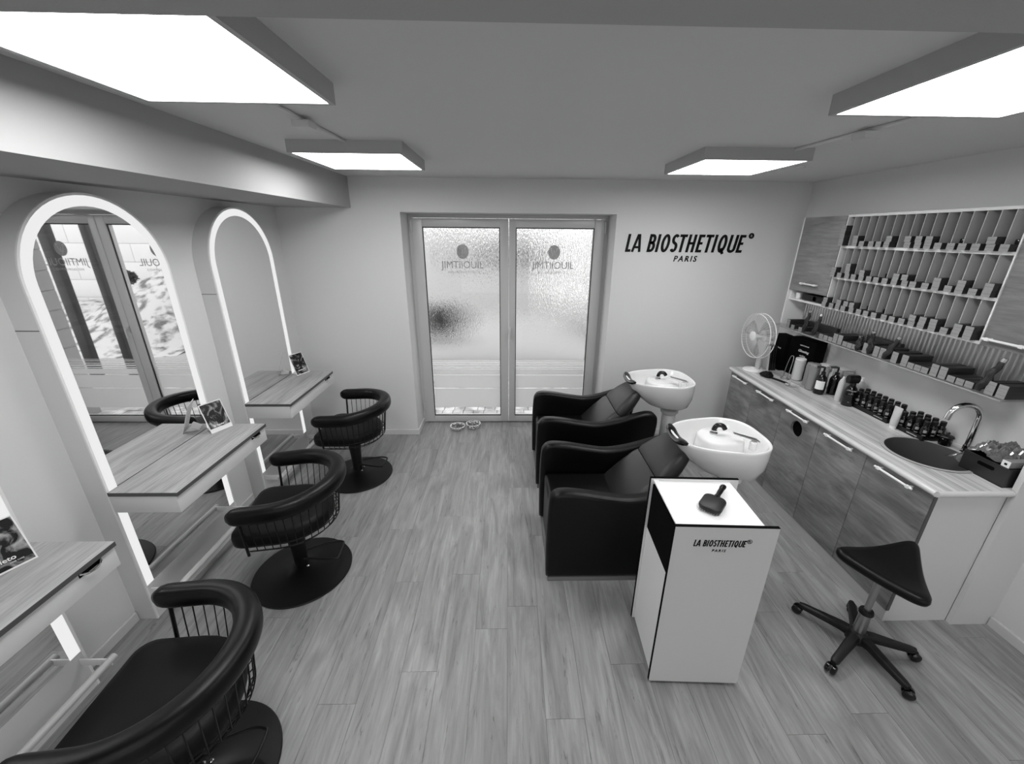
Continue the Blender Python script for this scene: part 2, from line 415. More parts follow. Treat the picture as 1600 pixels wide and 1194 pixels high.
# ---------------------------------------------------------------- ceiling lamps
def lamp(label, x, y, first=[None]):
    if first[0]: return copy_tree(first[0], label, (x, y, ZC))
    t = thing('ceiling_lamp', label, 'lamp', (x, y, ZC), group='square LED panels on the ceiling')
    s = .315; bm = B()
    for a in ((-s, s, -s, -s + .017), (-s, s, s - .017, s), (-s, -s + .017, -s + .017, s - .017), (s - .017, s, -s + .017, s - .017)): box(bm, *a, -.064, 0)
    box(bm, -s + .017, s - .017, -s + .017, s - .017, -.02, -.001)
    obj('frame', bm, M_lampframe, t, smooth=0)
    bobj('diffuser', M_lens, t, -s + .017, s - .017, -s + .017, s - .017, -.062, -.056, smooth=0)
    first[0] = t; return t
lamp('large square LED ceiling panel at upper left, cut off by the ceiling beam', -.908, 1.325)
lamp('small looking square LED ceiling panel left of the glass door', -.90, 2.85)
lamp('small looking square LED ceiling panel above the wall lettering', 1.425, 2.895)
lamp('large square LED ceiling panel at the upper right corner of the picture', 1.46, 1.355)
lamp('LED ceiling panel behind the viewer on the left', -.90, -1.9)  # this panel and the next are unseen, added as fill light
lamp('LED ceiling panel behind the viewer on the right', 1.46, -1.9)
def duct(x0, y0, x1, y1, jx, jy, side):
    bm = B(); tube(bm, [(x0, y0, ZC - .008), (x1, y1, ZC - .008)], .009, 8)
    tag(obj('cable_duct', bm, M_base), 'thin white cable duct along the ceiling between the two %s hand lamps' % side, 'duct')
    bm = B(); box(bm, jx - .038, jx + .038, jy - .04, jy + .04, ZC - .045, ZC - .0165, bev=.004)
    tag(obj('junction_box', bm, M_base), 'small white junction box on the ceiling between the %s hand lamps' % side, 'box')
duct(-.915, 1.64, -.895, 2.535, -.90, 2.08, 'left'); duct(1.69, 1.67, 1.63, 2.58, 1.655, 2.12, 'right')
bm = B(); lathe(bm, [(.04, 0), (.04, -.006), (.03, -.012)], 24, 2.10, 3.24, ZC); tag(obj('smoke_detector', bm, M_base), 'flat round white detector on the ceiling right of the far right lamp', 'detector')

# ---------------------------------------------------------------- sign on the back wall
def arc(cx, cy, rx, ry, a0, a1, n=10):
    return [(cx + rx * math.cos(math.radians(a0 + (a1 - a0) * k / n)), cy + ry * math.sin(math.radians(a0 + (a1 - a0) * k / n))) for k in range(n + 1)]
def stroke(bm, pts, hw, closed, f):
    n = len(pts); Lf, Rt = [], []
    for i in range(n):
        p = Vector(pts[i]); a = Vector(pts[i - 1]) if (i or closed) else None; b_ = Vector(pts[(i + 1) % n]) if (i < n - 1 or closed) else None
        d1 = (p - a).normalized() if a is not None else (b_ - p).normalized(); d2 = (b_ - p).normalized() if b_ is not None else d1
        n1 = Vector((-d1.y, d1.x)); n2 = Vector((-d2.y, d2.x)); m_ = (n1 + n2).normalized(); k = hw / max(.5, m_.dot(n1))
        Lf.append(p + m_ * k); Rt.append(p - m_ * k)
    if closed: Lf.append(Lf[0]); Rt.append(Rt[0])
    band(bm, [f(*q) for q in Lf], [f(*q) for q in Rt], -.002, .002, 'y')
def brand_lettering(bm, x0, z0, width, height):
    """condensed slanted capitals drawn stroke by stroke; 1240 x 180 units"""
    ku, kv = width / 1240, height / 180
    f = lambda x, y: (x0 + (x + .14 * y) * ku, z0 + y * kv)
    w = 13.5; T = 166.5; Bt = 13.5
    def L(x): stroke(bm, [(x + w, 180), (x + w, Bt), (x + 56, Bt)], w, False, f)
    def A(x): stroke(bm, [(x + 2, 0), (x + 40 - 6, T), (x + 40 + 6, T), (x + 78, 0)], w - 1, False, f); stroke(bm, [(x + 18, 48), (x + 62, 48)], w - 2, False, f)
    def Bb(x):
        stroke(bm, [(x + w, 0), (x + w, 180)], w, False, f)
        stroke(bm, [(x + w, T)] + arc(x + 34, T - 37, 24, 37, 90, -90) + [(x + w, T - 74)], w, False, f); stroke(bm, [(x + w, T - 74)] + arc(x + 36, Bt + 41, 26, 41, 90, -90) + [(x + w, Bt)], w, False, f)
    def I(x): stroke(bm, [(x + w, 0), (x + w, 180)], w, False, f)
    def O(x): stroke(bm, arc(x + 42, 90, 30, 78, 0, 345, 23), w, True, f)
    def S(x): stroke(bm, arc(x + 32, T - 36, 23, 38, 35, 180, 8) + arc(x + 40, T - 36, 31, 40, 185, 235, 4) + arc(x + 22, Bt + 40, 31, 40, 55, 5, 4) + arc(x + 30, Bt + 38, 23, 38, 0, -150, 9), w, False, f)
    def Tt(x): stroke(bm, [(x, T), (x + 78, T)], w, False, f); stroke(bm, [(x + 39, 0), (x + 39, T)], w, False, f)
    def H(x): stroke(bm, [(x + w, 0), (x + w, 180)], w, False, f); stroke(bm, [(x + 68, 0), (x + 68, 180)], w, False, f); stroke(bm, [(x + w, 92), (x + 68, 92)], w - 1, False, f)
    def E(x):
        stroke(bm, [(x + 62, T), (x + w, T), (x + w, Bt), (x + 62, Bt)], w, False, f); stroke(bm, [(x + w, 92), (x + 54, 92)], w - 1, False, f)
    def Q(x): O(x); stroke(bm, [(x + 38, 44), (x + 70, -14)], w, False, f)
    def U(x): stroke(bm, [(x + w, 180)] + arc(x + 42, 44, 30, 32, 180, 360, 12) + [(x + 72, 180)], w, False, f)
    for g_, x in ((L, 0), (A, 72), (Bb, 225), (I, 313), (O, 362), (S, 468), (Tt, 538), (H, 632), (E, 735), (Tt, 812), (I, 905), (Q, 958), (U, 1064), (E, 1162)): g_(x)
bm = B(); brand_lettering(bm, 1.118, 0, 1.152, .163)
sgn = thing('wall_lettering', 'black lettering of the hair care brand high on the back wall right of the door', 'sign', (0, YB - .0025, 1.963))
obj('brand_word', bm, M_text, sgn, smooth=0)
bm = B(); text_mesh(bm, 'PARIS', .075, 1.712, -.085, .95, shear=.2, fat=.0015, spacing=1.35, depth=.004); obj('city_word', bm, M_text, sgn, smooth=0)
bm = B(); prism(bm, [(2.326 + .026 * math.cos(2 * PI * k / 24), .155 + .026 * math.sin(2 * PI * k / 24)) for k in range(24)], -.002, .002, 'y')
obj('trademark_dot', bm, M_text, sgn, smooth=0)
bm = B(); text_mesh(bm, 'R', .034, 2.326, .143, 1, depth=.002)
for v in bm.verts: v.co.y -= .003
obj('trademark_letter', bm, plain('grey_lettering', .3), sgn, smooth=0)

# ---------------------------------------------------------------- mirror stations
def arch(w, zt, z0, n=28, yc=0):
    """open polyline from bottom left up around to bottom right"""
    r = w / 2; pts = [(yc - r, z0)]
    for k in range(n + 1):
        a = PI - PI * k / n; pts.append((yc + r * math.cos(a), zt - r + r * math.sin(a)))
    pts.append((yc + r, z0)); return pts
MX = -2.04
def station(label, yc):
    t = thing('mirror_station', label, 'mirror', (XL, yc, 0), group='arched mirror stations along the left wall')
    d = MX - XL; W = .79; ZT = 2.285
    bm = B(); prism(bm, arch(W, ZT, 0), 0.0, d - .006, 'x'); fr = obj('frame', bm, M_white, t)
    bm = B(); band(bm, arch(W, ZT, 0), arch(W - .022, ZT - .011, 0), d - .006, d + .002); obj('rim', bm, M_white2, t)
    bm = B(); band(bm, arch(W - .022, ZT - .011, .235), arch(W - .118, ZT - .059, .235), d - .006, d); obj('light_ring', bm, M_ring, t)
    bm = B(); prism(bm, arch(W - .118, ZT - .059, .235), d - .006, d - .001, 'x'); obj('mirror_glass', bm, M_mirror, t, smooth=0)
    bm = B(); box(bm, d - .006, d, -(W - .022) / 2, (W - .022) / 2, 0, .234); obj('kick_panel', bm, M_white, t, smooth=0)
    for s in (-1, 1):
        bm = B(); box(bm, 0.001, d - .007, s * (W / 2 + .0006) - .0005, s * (W / 2 + .0006) + .0005, 1.700, 1.704); obj('joint_line', bm, M_edge, t, smooth=0)
    # desk
    dk = bobj('desk_box', M_white, t, d + .003, d + .34, -.395, .40, .745, .845, bev=.001)
    bobj('handle_slot', M_black, dk, d + .3401, d + .342, .245, .34, .822, .8445, smooth=0)
    hb = B(); tube(hb, spline([(d + .341, .25, .836), (d + .356, .268, .828), (d + .360, .292, .826), (d + .356, .316, .828), (d + .341, .335, .836)], 4), .0045, 8)
    obj('handle', hb, M_chrome, dk)
    tp = B(); box(tp, d + .003, d + .35, -.397, .402, .8455, .867, bev=.001)
    top = obj('desk_top', tp, M_desk, t)
    bobj('edge_band', M_edge, top, d + .3503, d + .3513, -.397, .402, .8455, .866, smooth=0); bobj('edge_band', M_edge, top, d + .003, d + .35, -.3983, -.3973, .8455, .866, smooth=0)
    # foot rest
    for s in (-1, 1):
        bm = B(); box(bm, d, d + .145, s * .365 - .003, s * .365 + .003, .165, .205, bev=.0015)
        obj('bracket', bm, M_white2, t)
    bm = B(); tube(bm, [(d + .136, -.392, .19), (d + .136, .392, .19)], .017, 14); obj('foot_rod', bm, M_rod, t)
    return t
ST = [(3.31, 'arched mirror station nearest to the glass door'), (2.17, 'middle arched mirror station reflecting the glass door'), (1.025, 'arched mirror station at the left picture edge, mostly cut off')]
for yc, lb in ST: station(lb, yc)

# table cards
M_print = None
def card(label, x, y, ang, words, seed):
    t = thing('table_card', label, 'card', (x, y, .8675), ang, group='advertising cards on the mirror desks')
    W, H, lean = .138, .20, math.radians(20)
    def tilt(v): # local: card in XZ plane facing -Y leaning back to +Y
        z = v.co.z; y = v.co.y
        v.co.z = z * math.cos(lean) - y * math.sin(lean) + .001; v.co.y = z * math.sin(lean) + y * math.cos(lean)
    bm = B(); box(bm, -W / 2, W / 2, 0, .003, 0, H); [tilt(v) for v in bm.verts]; obj('board', bm, M_white2, t, smooth=0)
    m, nt, b = _new('card_print_%d' % seed); L = nt.links.new
    tc = N(nt, 'ShaderNodeTexCoord'); mp = N(nt, 'ShaderNodeMapping'); mp.inputs['Location'].default_value = (seed, 0, 0); mp.inputs['Scale'].default_value = (14, 14, 11); L(tc.outputs['Object'], mp.inputs[0])
    nz = N(nt, 'ShaderNodeTexNoise'); nz.inputs['Scale'].default_value = 1.2; nz.inputs['Detail'].default_value = 4; nz.inputs['Distortion'].default_value = 1.5; L(mp.outputs[0], nz.inputs[0])
    rp = N(nt, 'ShaderNodeValToRGB'); rp.color_ramp.elements[0].position = .48; rp.color_ramp.elements[0].color = (.008,) * 3 + (1,); rp.color_ramp.elements[1].position = .72; rp.color_ramp.elements[1].color = (.42,) * 3 + (1,)
    L(nz.outputs[0], rp.inputs[0]); L(rp.outputs[0], b.inputs['Base Color']); b.inputs['Roughness'].default_value = .25
    bm = B(); box(bm, -W / 2 + .005, W / 2 - .005, -.0012, 0, .028 if seed == 2 else .007, H - .005); [tilt(v) for v in bm.verts]; p = obj('print', bm, m, t, smooth=0)
    bm = B(); text_mesh(bm, words, .018 if seed != 3 else .024, -.006, .036, 1.15, fat=.0004, depth=.0008)
    text_mesh(bm, 'HAIR CARE', .007, .02, .024, 1.1, depth=.0008)
    for v in bm.verts: v.co.y -= .0018
    [tilt(v) for v in bm.verts]; obj('lettering', bm, M_textw, p, smooth=0)
    bm = B(); prism(bm, [(.0, .001), (.085, .001), (.085, .003), (.045, .034), (.042, .034), (.012, .004)], -.045, .045, 'x', 0)
    obj('foot_flap', bm, M_white2, t, smooth=0)
    return t
card('small card stand with dark print on the desk nearest to the door', -1.925, 3.63, math.radians(66), 'summer', 1)
card('white framed card stand with a dark portrait print on the middle desk', -1.918, 2.475, math.radians(66), 'la haute', 2)
card('card stand with dark portrait print at the left picture edge', -1.94, 1.275, math.radians(66), 'uleto', 3)

# ---------------------------------------------------------------- styling chairs
def make_chair(label):
    """faces local -X; origin under the column"""
    t = thing('styling_chair', label, 'chair', (0, 0, 0), group='black styling chairs in front of the mirrors')
    bm = B(); lathe(bm, [(.298, 0), (.302, .006), (.298, .013), (.20, .022), (.12, .036), (.07, .052), (.05, .064), (.02, .066)], 64); base = obj('base', bm, M_bmetal, t)
    bm = B(); lathe(bm, [(.040, .060), (.041, .10), (.046, .22), (.056, .34), (.068, .398)], 32); col = obj('column', bm, M_bmetal, t)
    for a in (-.6, .6, 2.5):
        bm = B(); lathe(bm, [(.009, 0), (.009, .006), (.005, .010)], 12, .054 * math.cos(a), .054 * math.sin(a), .0595); obj('bolt', bm, M_chrome, base)
    bm = B(); tube(bm, spline([(.03, .045, .13), (.17, .10, .125), (.235, .10, .12), (.25, .07, .12), (.245, -.03, .12), (.22, -.06, .12), (.03, -.035, .13)], 4), .007, 8); obj('pump_lever', bm, M_bmetal, t)
    bm = B(); box(bm, -.14, .14, -.12, .12, .395, .425, bev=.006); obj('seat_plate', bm, M_bmetal, t)
    # seat cushion: straight front, round back
    def outline(s):
        pts = []
        for q in rrect(-.25, 0, -.255, .255, .07, 6):
            if q[0] < -.1: pts.append(q)
        fr = [q for q in rrect(-.25, .1, -.255, .255, .07, 6) if q[0] < -.1]
        back = [(.0 + .255 * math.cos(a), .255 * math.sin(a)) for a in [math.radians(-90 + 180 * k / 16) for k in range(17)]]
        fr.sort(key=lambda q: math.atan2(q[1], q[0] + .1) % (2 * PI))
        al = fr + back
        al.sort(key=lambda q: math.atan2(q[1], q[0] + .05))
        return [(x * s, y * s) for x, y in al]
    bm = B()
    loft(bm, [[(x, y, z) for x, y in outline(s)] for s, z in ((.86, .425), (.95, .428), (.99, .44), (1.0, .46), (1.0, .485), (.985, .503), (.95, .513), (.85, .519), (.5, .521), (.1, .5215))])
    obj('seat', bm, M_fabric, t, smooth=50)
    # padded arm ring
    def ringpt(s, r=.30):  # s in -1..1 ; 0 = middle of the back
        La = .19; arc = PI / 2 * r; T = La + arc; d = abs(s) * T; sg = 1 if s > 0 else -1
        if d < arc: a = d / r; return Vector((.005 + r * math.cos(a), sg * r * math.sin(a), 0))
        e = d - arc; return Vector((.005 - e, sg * (r - .06 * (e / La) ** 2 * 0), 0))
    prof = [(.040 * math.copysign(abs(math.cos(a)) ** .75, math.cos(a)), .046 * math.copysign(abs(math.sin(a)) ** .75, math.sin(a))) for a in [2 * PI * k / 20 for k in range(20)]]
    pts, scl = [], []
    n = 64
    for i in range(n + 1):
        s = -1 + 2 * i / n; p = ringpt(s); p.z = .685 + .028 * math.cos(s * PI / 2) ** 2
        pts.append(p); e = min(i, n - i)
        k = {0: .5, 1: .84, 2: .96}.get(e, 1); b_ = 1 + .22 * max(0, math.cos(s * PI / 2)) ** 2
        scl.append((k * b_, k * (1 + .05 * b_)))
    bm = B(); sweep(bm, pts, prof, scales=scl); obj('arm_ring', bm, M_leather, t, smooth=60)
    # basket of wires between ring and seat
    nr = 29
    for i in range(nr):
        s = -.93 + 1.86 * i / (nr - 1); p = ringpt(s, .30); q = ringpt(s * .985, .272); 
        end = i in (0, nr - 1)
        top = Vector((p.x, p.y, .665)); low = Vector((q.x, q.y, .43)); low2 = Vector((q.x * .90, q.y * .90, .405))
        bm = B(); tube(bm, [top, low, low2] if not end else [top, Vector((q.x - .01, q.y, .40))], .0028 if not end else .008, 6 if not end else 8)
        obj('wire', bm, M_bmetal, t)
    for z, r in ((.405, .246), (.43, .272), (.46, .274)):
        bm = B(); pp = [ringpt(-.93 + 1.86 * k / 40, r) for k in range(41)]
        tube(bm, [(p.x, p.y, z) for p in pp], .003, 6); obj('hoop', bm, M_bmetal, t)
    return t
ch = make_chair('black styling chair before the middle mirror, whole in view')
ch.location = (-1.365, 2.125, 0); ch.rotation_euler = (0, 0, math.radians(9))
copy_tree(ch, 'black styling chair farthest away, next to the back wall', (-1.395, 3.27, 0), math.radians(0))
copy_tree(ch, 'black styling chair in the lower left corner, cut off by the picture edge', (-1.27, 1.02, 0), math.radians(4))

# ---------------------------------------------------------------- wash units
def superpts(cx, cy, aL, aR, bL, bR, z, ex=3.0, n=48, skew=0):
    out = []
    for k in range(n):
        a = 2 * PI * k / n; c, s = math.cos(a), math.sin(a)
        x = math.copysign(abs(c) ** (2 / ex), c); y = math.copysign(abs(s) ** (2 / ex), s)
        u = (x + 1) / 2; b_ = bL + (bR - bL) * min(1, u * 1.5)
        out.append((cx + (aR if x > 0 else aL) * x, cy + b_ * y, z))
    return out
def wash_chair(label, y0):
    t = thing('wash_chair', label, 'chair', (.24, y0, 0), group='black wash chairs')
    W = .68
    arm = spline([(.0, 0, .035), (-.005, 0, .30), (0, 0, .56), (.018, 0, .64), (.075, 0, .672), (.20, 0, .664), (.36, 0, .636), (.50, 0, .622), (.66, 0, .65), (.82, 0, .70), (.92, 0, .722), (.985, 0, .705), (1.01, 0, .64), (.99, 0, .45), (.93, 0, .22), (.88, 0, .035)], 4)
    poly = [(p.x, p.z) for p in arm]
    for s, nm in ((0, 'armrest'), (W - .085, 'armrest')):
        bm = B(); prism(bm, poly, s, s + .09, 'y', bev=.026, seg=4); obj(nm, bm, M_leather, t, smooth=60)
    bm = B(); box(bm, .025, .62, .0925, W - .0925, .035, .45, bev=.035, seg=4); obj('seat', bm, M_leather, t, smooth=60)
    bm = B()
    def bk(z0, w0, x, zt):
        return [(x, z0)]
    def sec(px, pz, w, th):
        # cross-section across Y at a point on the back centre-line; direction of the back is (.5,.55)
        d = Vector((.58, 0, .62)).normalized(); nrm = Vector((-d.z, 0, d.x))
        out = []
        for a, b_ in rrect(-w, w, -th, th, min(th, w) * .9, 4):
            p = Vector((px, W / 2 + a, pz)) + nrm * b_; out.append(p)
        return out
    loft(bm, [sec(.45, .34, .20, .03), sec(.47, .37, .235, .05), sec(.52, .43, .25, .06), sec(.62, .53, .25, .065), sec(.70, .615, .235, .062), sec(.725, .64, .225, .055)]); obj('backrest', bm, M_cushion, t, smooth=60)
    bm = B(); loft(bm, [sec(.727, .645, .222, .05), sec(.75, .67, .225, .06), sec(.82, .745, .195, .055), sec(.87, .80, .165, .045), sec(.89, .82, .15, .03)]); obj('head_cushion', bm, M_cushion, t, smooth=60)
    bobj('back_shell', M_bplast, t, .60, .90, .10, W - .10, .09, .55, bev=.02)
    bobj('plinth', plain('plinth_grey', .16, .4), t, .012, .90, .006, W - .006, 0, .033, bev=.003)
    return t
def wash_basin(label, xc, yc):
    t = thing('wash_basin', label, 'basin', (xc, yc, 0), group='white ceramic wash basins')
    zt = .93
    rim = dict(aL=.285, aR=.285, bL=.19, bR=.255)
    def ring(sx, sy, dx, z, ex=3.0, dz=0):
        P = superpts(0, 0, .285 * sx, .285 * sx, .185 * sy, .258 * sy, z, ex)
        return [(x + dx, y, zz - dz * max(0, -x) ) for x, y, zz in P]
    R = [ring(.30, .36, .12, zt - .27, 2.4), ring(.46, .52, .115, zt - .264, 2.5), ring(.64, .74, .085, zt - .228, 2.7), ring(.82, .91, .045, zt - .15), ring(.94, .985, .014, zt - .075), ring(.995, 1.0, 0, zt - .02), ring(1.0, 1.0, 0, zt - .005),
         ring(.985, .985, 0, zt), ring(.955, .95, 0, zt - .002), ring(.94, .935, 0, zt - .010), ring(.90, .89, 0, zt - .05), ring(.82, .80, 0, zt - .11), ring(.70, .68, -.01, zt - .150), ring(.45, .45, -.03, zt - .168), ring(.12, .12, -.05, zt - .174)]
    bm = B(); loft(bm, R); bowl = obj('bowl', bm, M_ceramic, t, smooth=70)
    # platform inside with spray head and mixer
    bm = B(); loft(bm, [[(x + .075, y + .075, z) for x, y, z in superpts(0, 0, .15 * s, .13 * s, .13 * s, .12 * s, zz, 2.6, 32)] for s, zz in ((1.05, zt - .15), (1.0, zt - .07), (.97, zt - .058), (.9, zt - .052), (.1, zt - .050))]); obj('tap_ledge', bm, M_ceramic, bowl, smooth=60)
    bm = B(); lathe(bm, [(.026, 0), (.026, .012), (.018, .018)], 20, .03, .10, zt - .052); obj('spray_socket', bm, M_chrome, bowl)
    bm = B(); tube(bm, spline([(.03, .10, zt - .045), (.03, .10, zt - .012), (.045, .097, zt + .012), (.075, .088, zt + .012), (.092, .082, zt - .01)], 4), .016, 12); sp = obj('spray_head', bm, M_bgloss, bowl)
    bm = B(); lathe(bm, [(.019, 0), (.019, .008)], 16, .03, .10, zt - .03); obj('chrome_collar', bm, M_chrome, sp)
    bm = B(); lathe(bm, [(.022, 0), (.022, .05), (.018, .055)], 20, .20, -.07, zt - .075); obj('mixer_base', bm, M_ceramic, bowl)
    bm = B(); loft(bm, [[(.225 - .135 * u, -.07 + w_ * (.022 - .012 * u) + .045 * u, zt - .015 + .028 * u + h_) for w_, h_ in ((-1, 0), (1, 0), (1, .006), (-1, .006))] for u in (0, .5, 1)]); obj('mixer_lever', bm, M_steel, bowl)
    bm = B(); tube(bm, spline([(.05, .0, zt - .168), (.05, 0, zt - .164)], 1), .02, 12); bm.free()
    # black neck rest across the chair side
    bm = B(); pts = [(-.268 + .010 * (abs(k) / 5) ** 2, .135 * k / 5 - .0, zt - .001 - .024 * math.cos(k / 5 * PI / 2)) for k in range(-5, 6)]
    sweep(bm, pts, circ(.032, 14, .020), scales=[.5, .85] + [1] * 7 + [.85, .5]); obj('neck_rest', bm, M_bgloss, t)
    # support: black tilting arm and white foot column
    bm = B(); tube(bm, [(.13, 0, zt - .265), (.135, 0, zt - .30)], .032, 14); obj('tilt_joint', bm, M_bplast, t)
    bm = B(); lathe(bm, [(.06, .02), (.06, .58), (.078, .60), (.078, .625), (.07, .632)], 32, .135, 0); obj('foot_column', bm, M_white2, t)
    bm = B(); lathe(bm, [(.16, 0), (.16, .012), (.14, .02)], 40, .13, 0); obj('foot_plate', bm, M_white2, t)
    return t
wash_chair('black wash chair in front, beside the white trolley', 2.01)
wash_chair('black wash chair behind, nearer to the glass door', 3.035)
wash_basin('white wash basin of the front wash chair, next to the trolley', 1.335, 2.285)
wash_basin('white wash basin farther back, under the wall lettering', 1.335, 3.36)

# ---------------------------------------------------------------- trolley
tr = thing('display_trolley', 'white display trolley with brand lettering in front of the wash chair', 'trolley', (.705, 1.39, 0), math.radians(-2.6))
W, D, H = .437, .345, .965
bobj('front_panel', plain('trolley_panel', .62, .35), tr, 0, W, -.014, .0, .015, H); bobj('panel_edge', M_black, tr, -.0012, W, -.0142, .0005, H, H + .003, smooth=0)
bm = B(); box(bm, -.0025, .0, -.0142, .0005, .015, H + .003); obj('panel_edge', bm, M_black, tr, smooth=0)
bobj('back_panel', M_white2, tr, 0, W, D, D + .014, .015, H); bobj('panel_edge', M_black, tr, -.0025, W, D - .0005, D + .0145, H, H + .003, smooth=0)
bobj('panel_edge', M_black, tr, -.0025, 0, D - .0005, D + .0145, .015, H + .003, smooth=0)
bobj('top', plain('trolley_top', .88, .3), tr, .022, .395, .0005, D - .0005, .935, .95)
bobj('top_lip', M_white2, tr, .012, .036, .0005, D - .0005, .9505, .958)
bobj('side_panel', M_white2, tr, .378, .392, .0005, D - .0005, .04, .9345)
bobj('bottom', M_white2, tr, .03, .377, .0005, D - .0005, .04, .055)
bobj('shelf', M_white2, tr, .03, .377, .0005, D - .0005, .655, .667)
bobj('compartment_lining', M_black, tr, .34, .3775, .0006, D - .0006, .668, .934, smooth=0)
bobj('dark_side_panel', M_black, tr, .012, .028, .003, D - .003, .668, .934, smooth=0)
bobj('door', M_white2, tr, .012, .028, .003, D - .003, .03, .665)
for x in (.07, .34):
    for y in (.05, .30):
        bm = B(); prism(bm, [(y + .019 * math.cos(2 * PI * k / 16), .02 + .019 * math.sin(2 * PI * k / 16)) for k in range(16)], x - .01, x + .01, 'x'); obj('castor', bm, M_bplast, tr)
lt = B(); brand_lettering(lt, .088, .866, .222, .034)
for v in lt.verts: v.co.y = v.co.y * .3 - .0152
lo = obj('brand_word', lt, M_text, tr, smooth=0)
lt = B(); text_mesh(lt, 'PARIS', .019, .20, .838, .95, shear=.2, fat=.0003, spacing=1.4, depth=.001)
for v in lt.verts: v.co.y -= .0155
obj('city_word', lt, M_text, tr, smooth=0)
lt = B(); text_mesh(lt, '\u00ae', .03, .323, .885, 1, depth=.001)
for v in lt.verts: v.co.y -= .0155
obj('trademark_sign', lt, M_text, tr, smooth=0)
# paddle brush lying on it
br = thing('paddle_brush', 'black paddle hair brush lying on the trolley top', 'brush', (.937, 1.53, .951), math.radians(-42)); br.scale = (1.18, 1.18, 1.1)
bm = B()
pl = [(x, y) for x, y in rrect(-.042, .042, -.06, .045, .026, 6)]
prism(bm, pl, .008, .026, 'z', bev=.005); obj('head', bm, M_bplast, br)
bm = B(); sweep(bm, spline([(0, .035, .018), (0, .06, .018), (0, .085, .019), (0, .12, .021), (0, .145, .02)], 4), circ(.013, 12, .010), scales=[.9] * 4 + [.75] * 4 + [.8] * 4 + [.95] * 3 + [.8, .3]); obj('handle', bm, M_bgloss, br, smooth=60)
bm = B()
for a in range(-4, 5):
    for b_ in range(-6, 5):
        if abs(a) == 4 and abs(b_ + 1) > 4: continue
        x, y = a * .0085, b_ * .009 - .002; box(bm, x - .0006, x + .0006, y - .0006, y + .0006, .0, .008)
o = obj('bristles', bm, M_bplast, br, smooth=0); o['kind'] = 'stuff'

# ---------------------------------------------------------------- saddle stool
st = thing('saddle_stool', 'black triangular saddle stool on castors beside the counter', 'stool', (1.90, 1.555, 0))
bm = B(); lathe(bm, [(.05, .055), (.052, .085), (.04, .11), (.03, .12)], 24); obj('hub', bm, M_bplast, st)
cast = [(1.764, 1.729), (1.69, 1.43), (1.945, 1.301), (2.142, 1.481), (2.07, 1.80)]
for cxw, cyw in cast:
    d = Vector((cxw - 1.90, cyw - 1.555, 0)); L_ = .262; d = d.normalized() * L_
    bm = B()
    rng = []
    u = d.normalized(); s = Vector((-u.y, u.x, 0))
    for tt, w, zt_, h in ((.03, .026, .108, .045), (.3, .024, .105, .036), (.7, .020, .088, .030), (.95, .019, .078, .024), (1.03, .012, .074, .018)):
        p = d * tt; rng.append([p + s * (a * w) + Vector((0, 0, zt_ - h * b_)) for a, b_ in ((-1, 1), (1, 1), (1, .25), (.7, 0), (-.7, 0), (-1, .25))])
    loft(bm, rng); leg = obj('leg', bm, M_bplast, st, smooth=50)
    bm = B(); cdir = Vector((-u.y, u.x, 0)).normalized() if random.random() < .5 else Vector((.6, .8, 0)); n_ = cdir.cross(Vector((0, 0, 1)))
    c0 = d + Vector((0, 0, .0265)) + n_ * .012
    for sd in (-1, 1):
        r1, r2 = [], []
        rr = []
        for off, rad in ((.005, .024), (.008, .0262), (.018, .0262), (.024, .02), (.026, .008)):
            rr.append([c0 + cdir * (sd * off) + (n_ * math.cos(2 * PI * k / 20) + Vector((0, 0, 1)) * math.sin(2 * PI * k / 20)) * rad for k in range(20)])
        loft(bm, rr)
    wh = obj('castor', bm, M_bgloss, leg)
    bm = B(); lathe(bm, [(.011, .045), (.011, .075)], 10, d.x, d.y); obj('castor_stem', bm, M_bplast, leg)
bm = B(); lathe(bm, [(.029, .11), (.027, .20), (.024, .245)], 24); obj('lower_sleeve', bm, M_steel, st)
bm = B(); lathe(bm, [(.033, .242), (.034, .25), (.030, .262)], 24); obj('collar', bm, M_bplast, st)
bm = B(); lathe(bm, [(.015, .26), (.015, .527)], 20); obj('gas_lift', bm, M_steel, st)
# seat: rounded triangle, raised corners
bm = B()
tri = [Vector((-.235, .095)), Vector((.285, .135)), (Vector((-.045, -.290)))]
def tri_out(s, n=8, rad=.06):
    out = []; c = sum(tri, Vector((0, 0))) / 3
    for i in range(3):
        a, b_, d_ = tri[i - 1], tri[i], tri[(i + 1) % 3]
        e1 = (a - b_).normalized(); e2 = (d_ - b_).normalized()
        p1 = b_ + e1 * rad * 1.5; p2 = b_ + e2 * rad * 1.5
        q = [p1 * (1 - t) ** 2 + b_ * 2 * t * (1 - t) + p2 * t * t for t in [k / n for k in range(n + 1)]]
        out += q
        for k in range(1, 6):
            nx = tri[(i + 1) % 3]; st_ = p2; en = nx + (b_ - nx).normalized() * rad * 1.5
            m_ = st_.lerp(en, k / 6); m_ = m_ + (c - m_) * (.02 * math.sin(PI * k / 6)); out.append(m_)
    return [c + (p - c) * s for p in out], c
rings = []
for s, z in ((.2, .488), (.55, .490), (.86, .496), (.97, .505), (1.0, .520), (.985, .538), (.92, .548), (.75, .549), (.45, .545), (.08, .543)):
    P, c = tri_out(s)
    rings.append([(p.x, p.y, z + .035 + (.035 * max(0, ((p - c).length / .2 - .35)) if True else 0) * 1.0) for p in P])
loft(bm, rings); obj('seat', bm, M_leather, st, smooth=60)

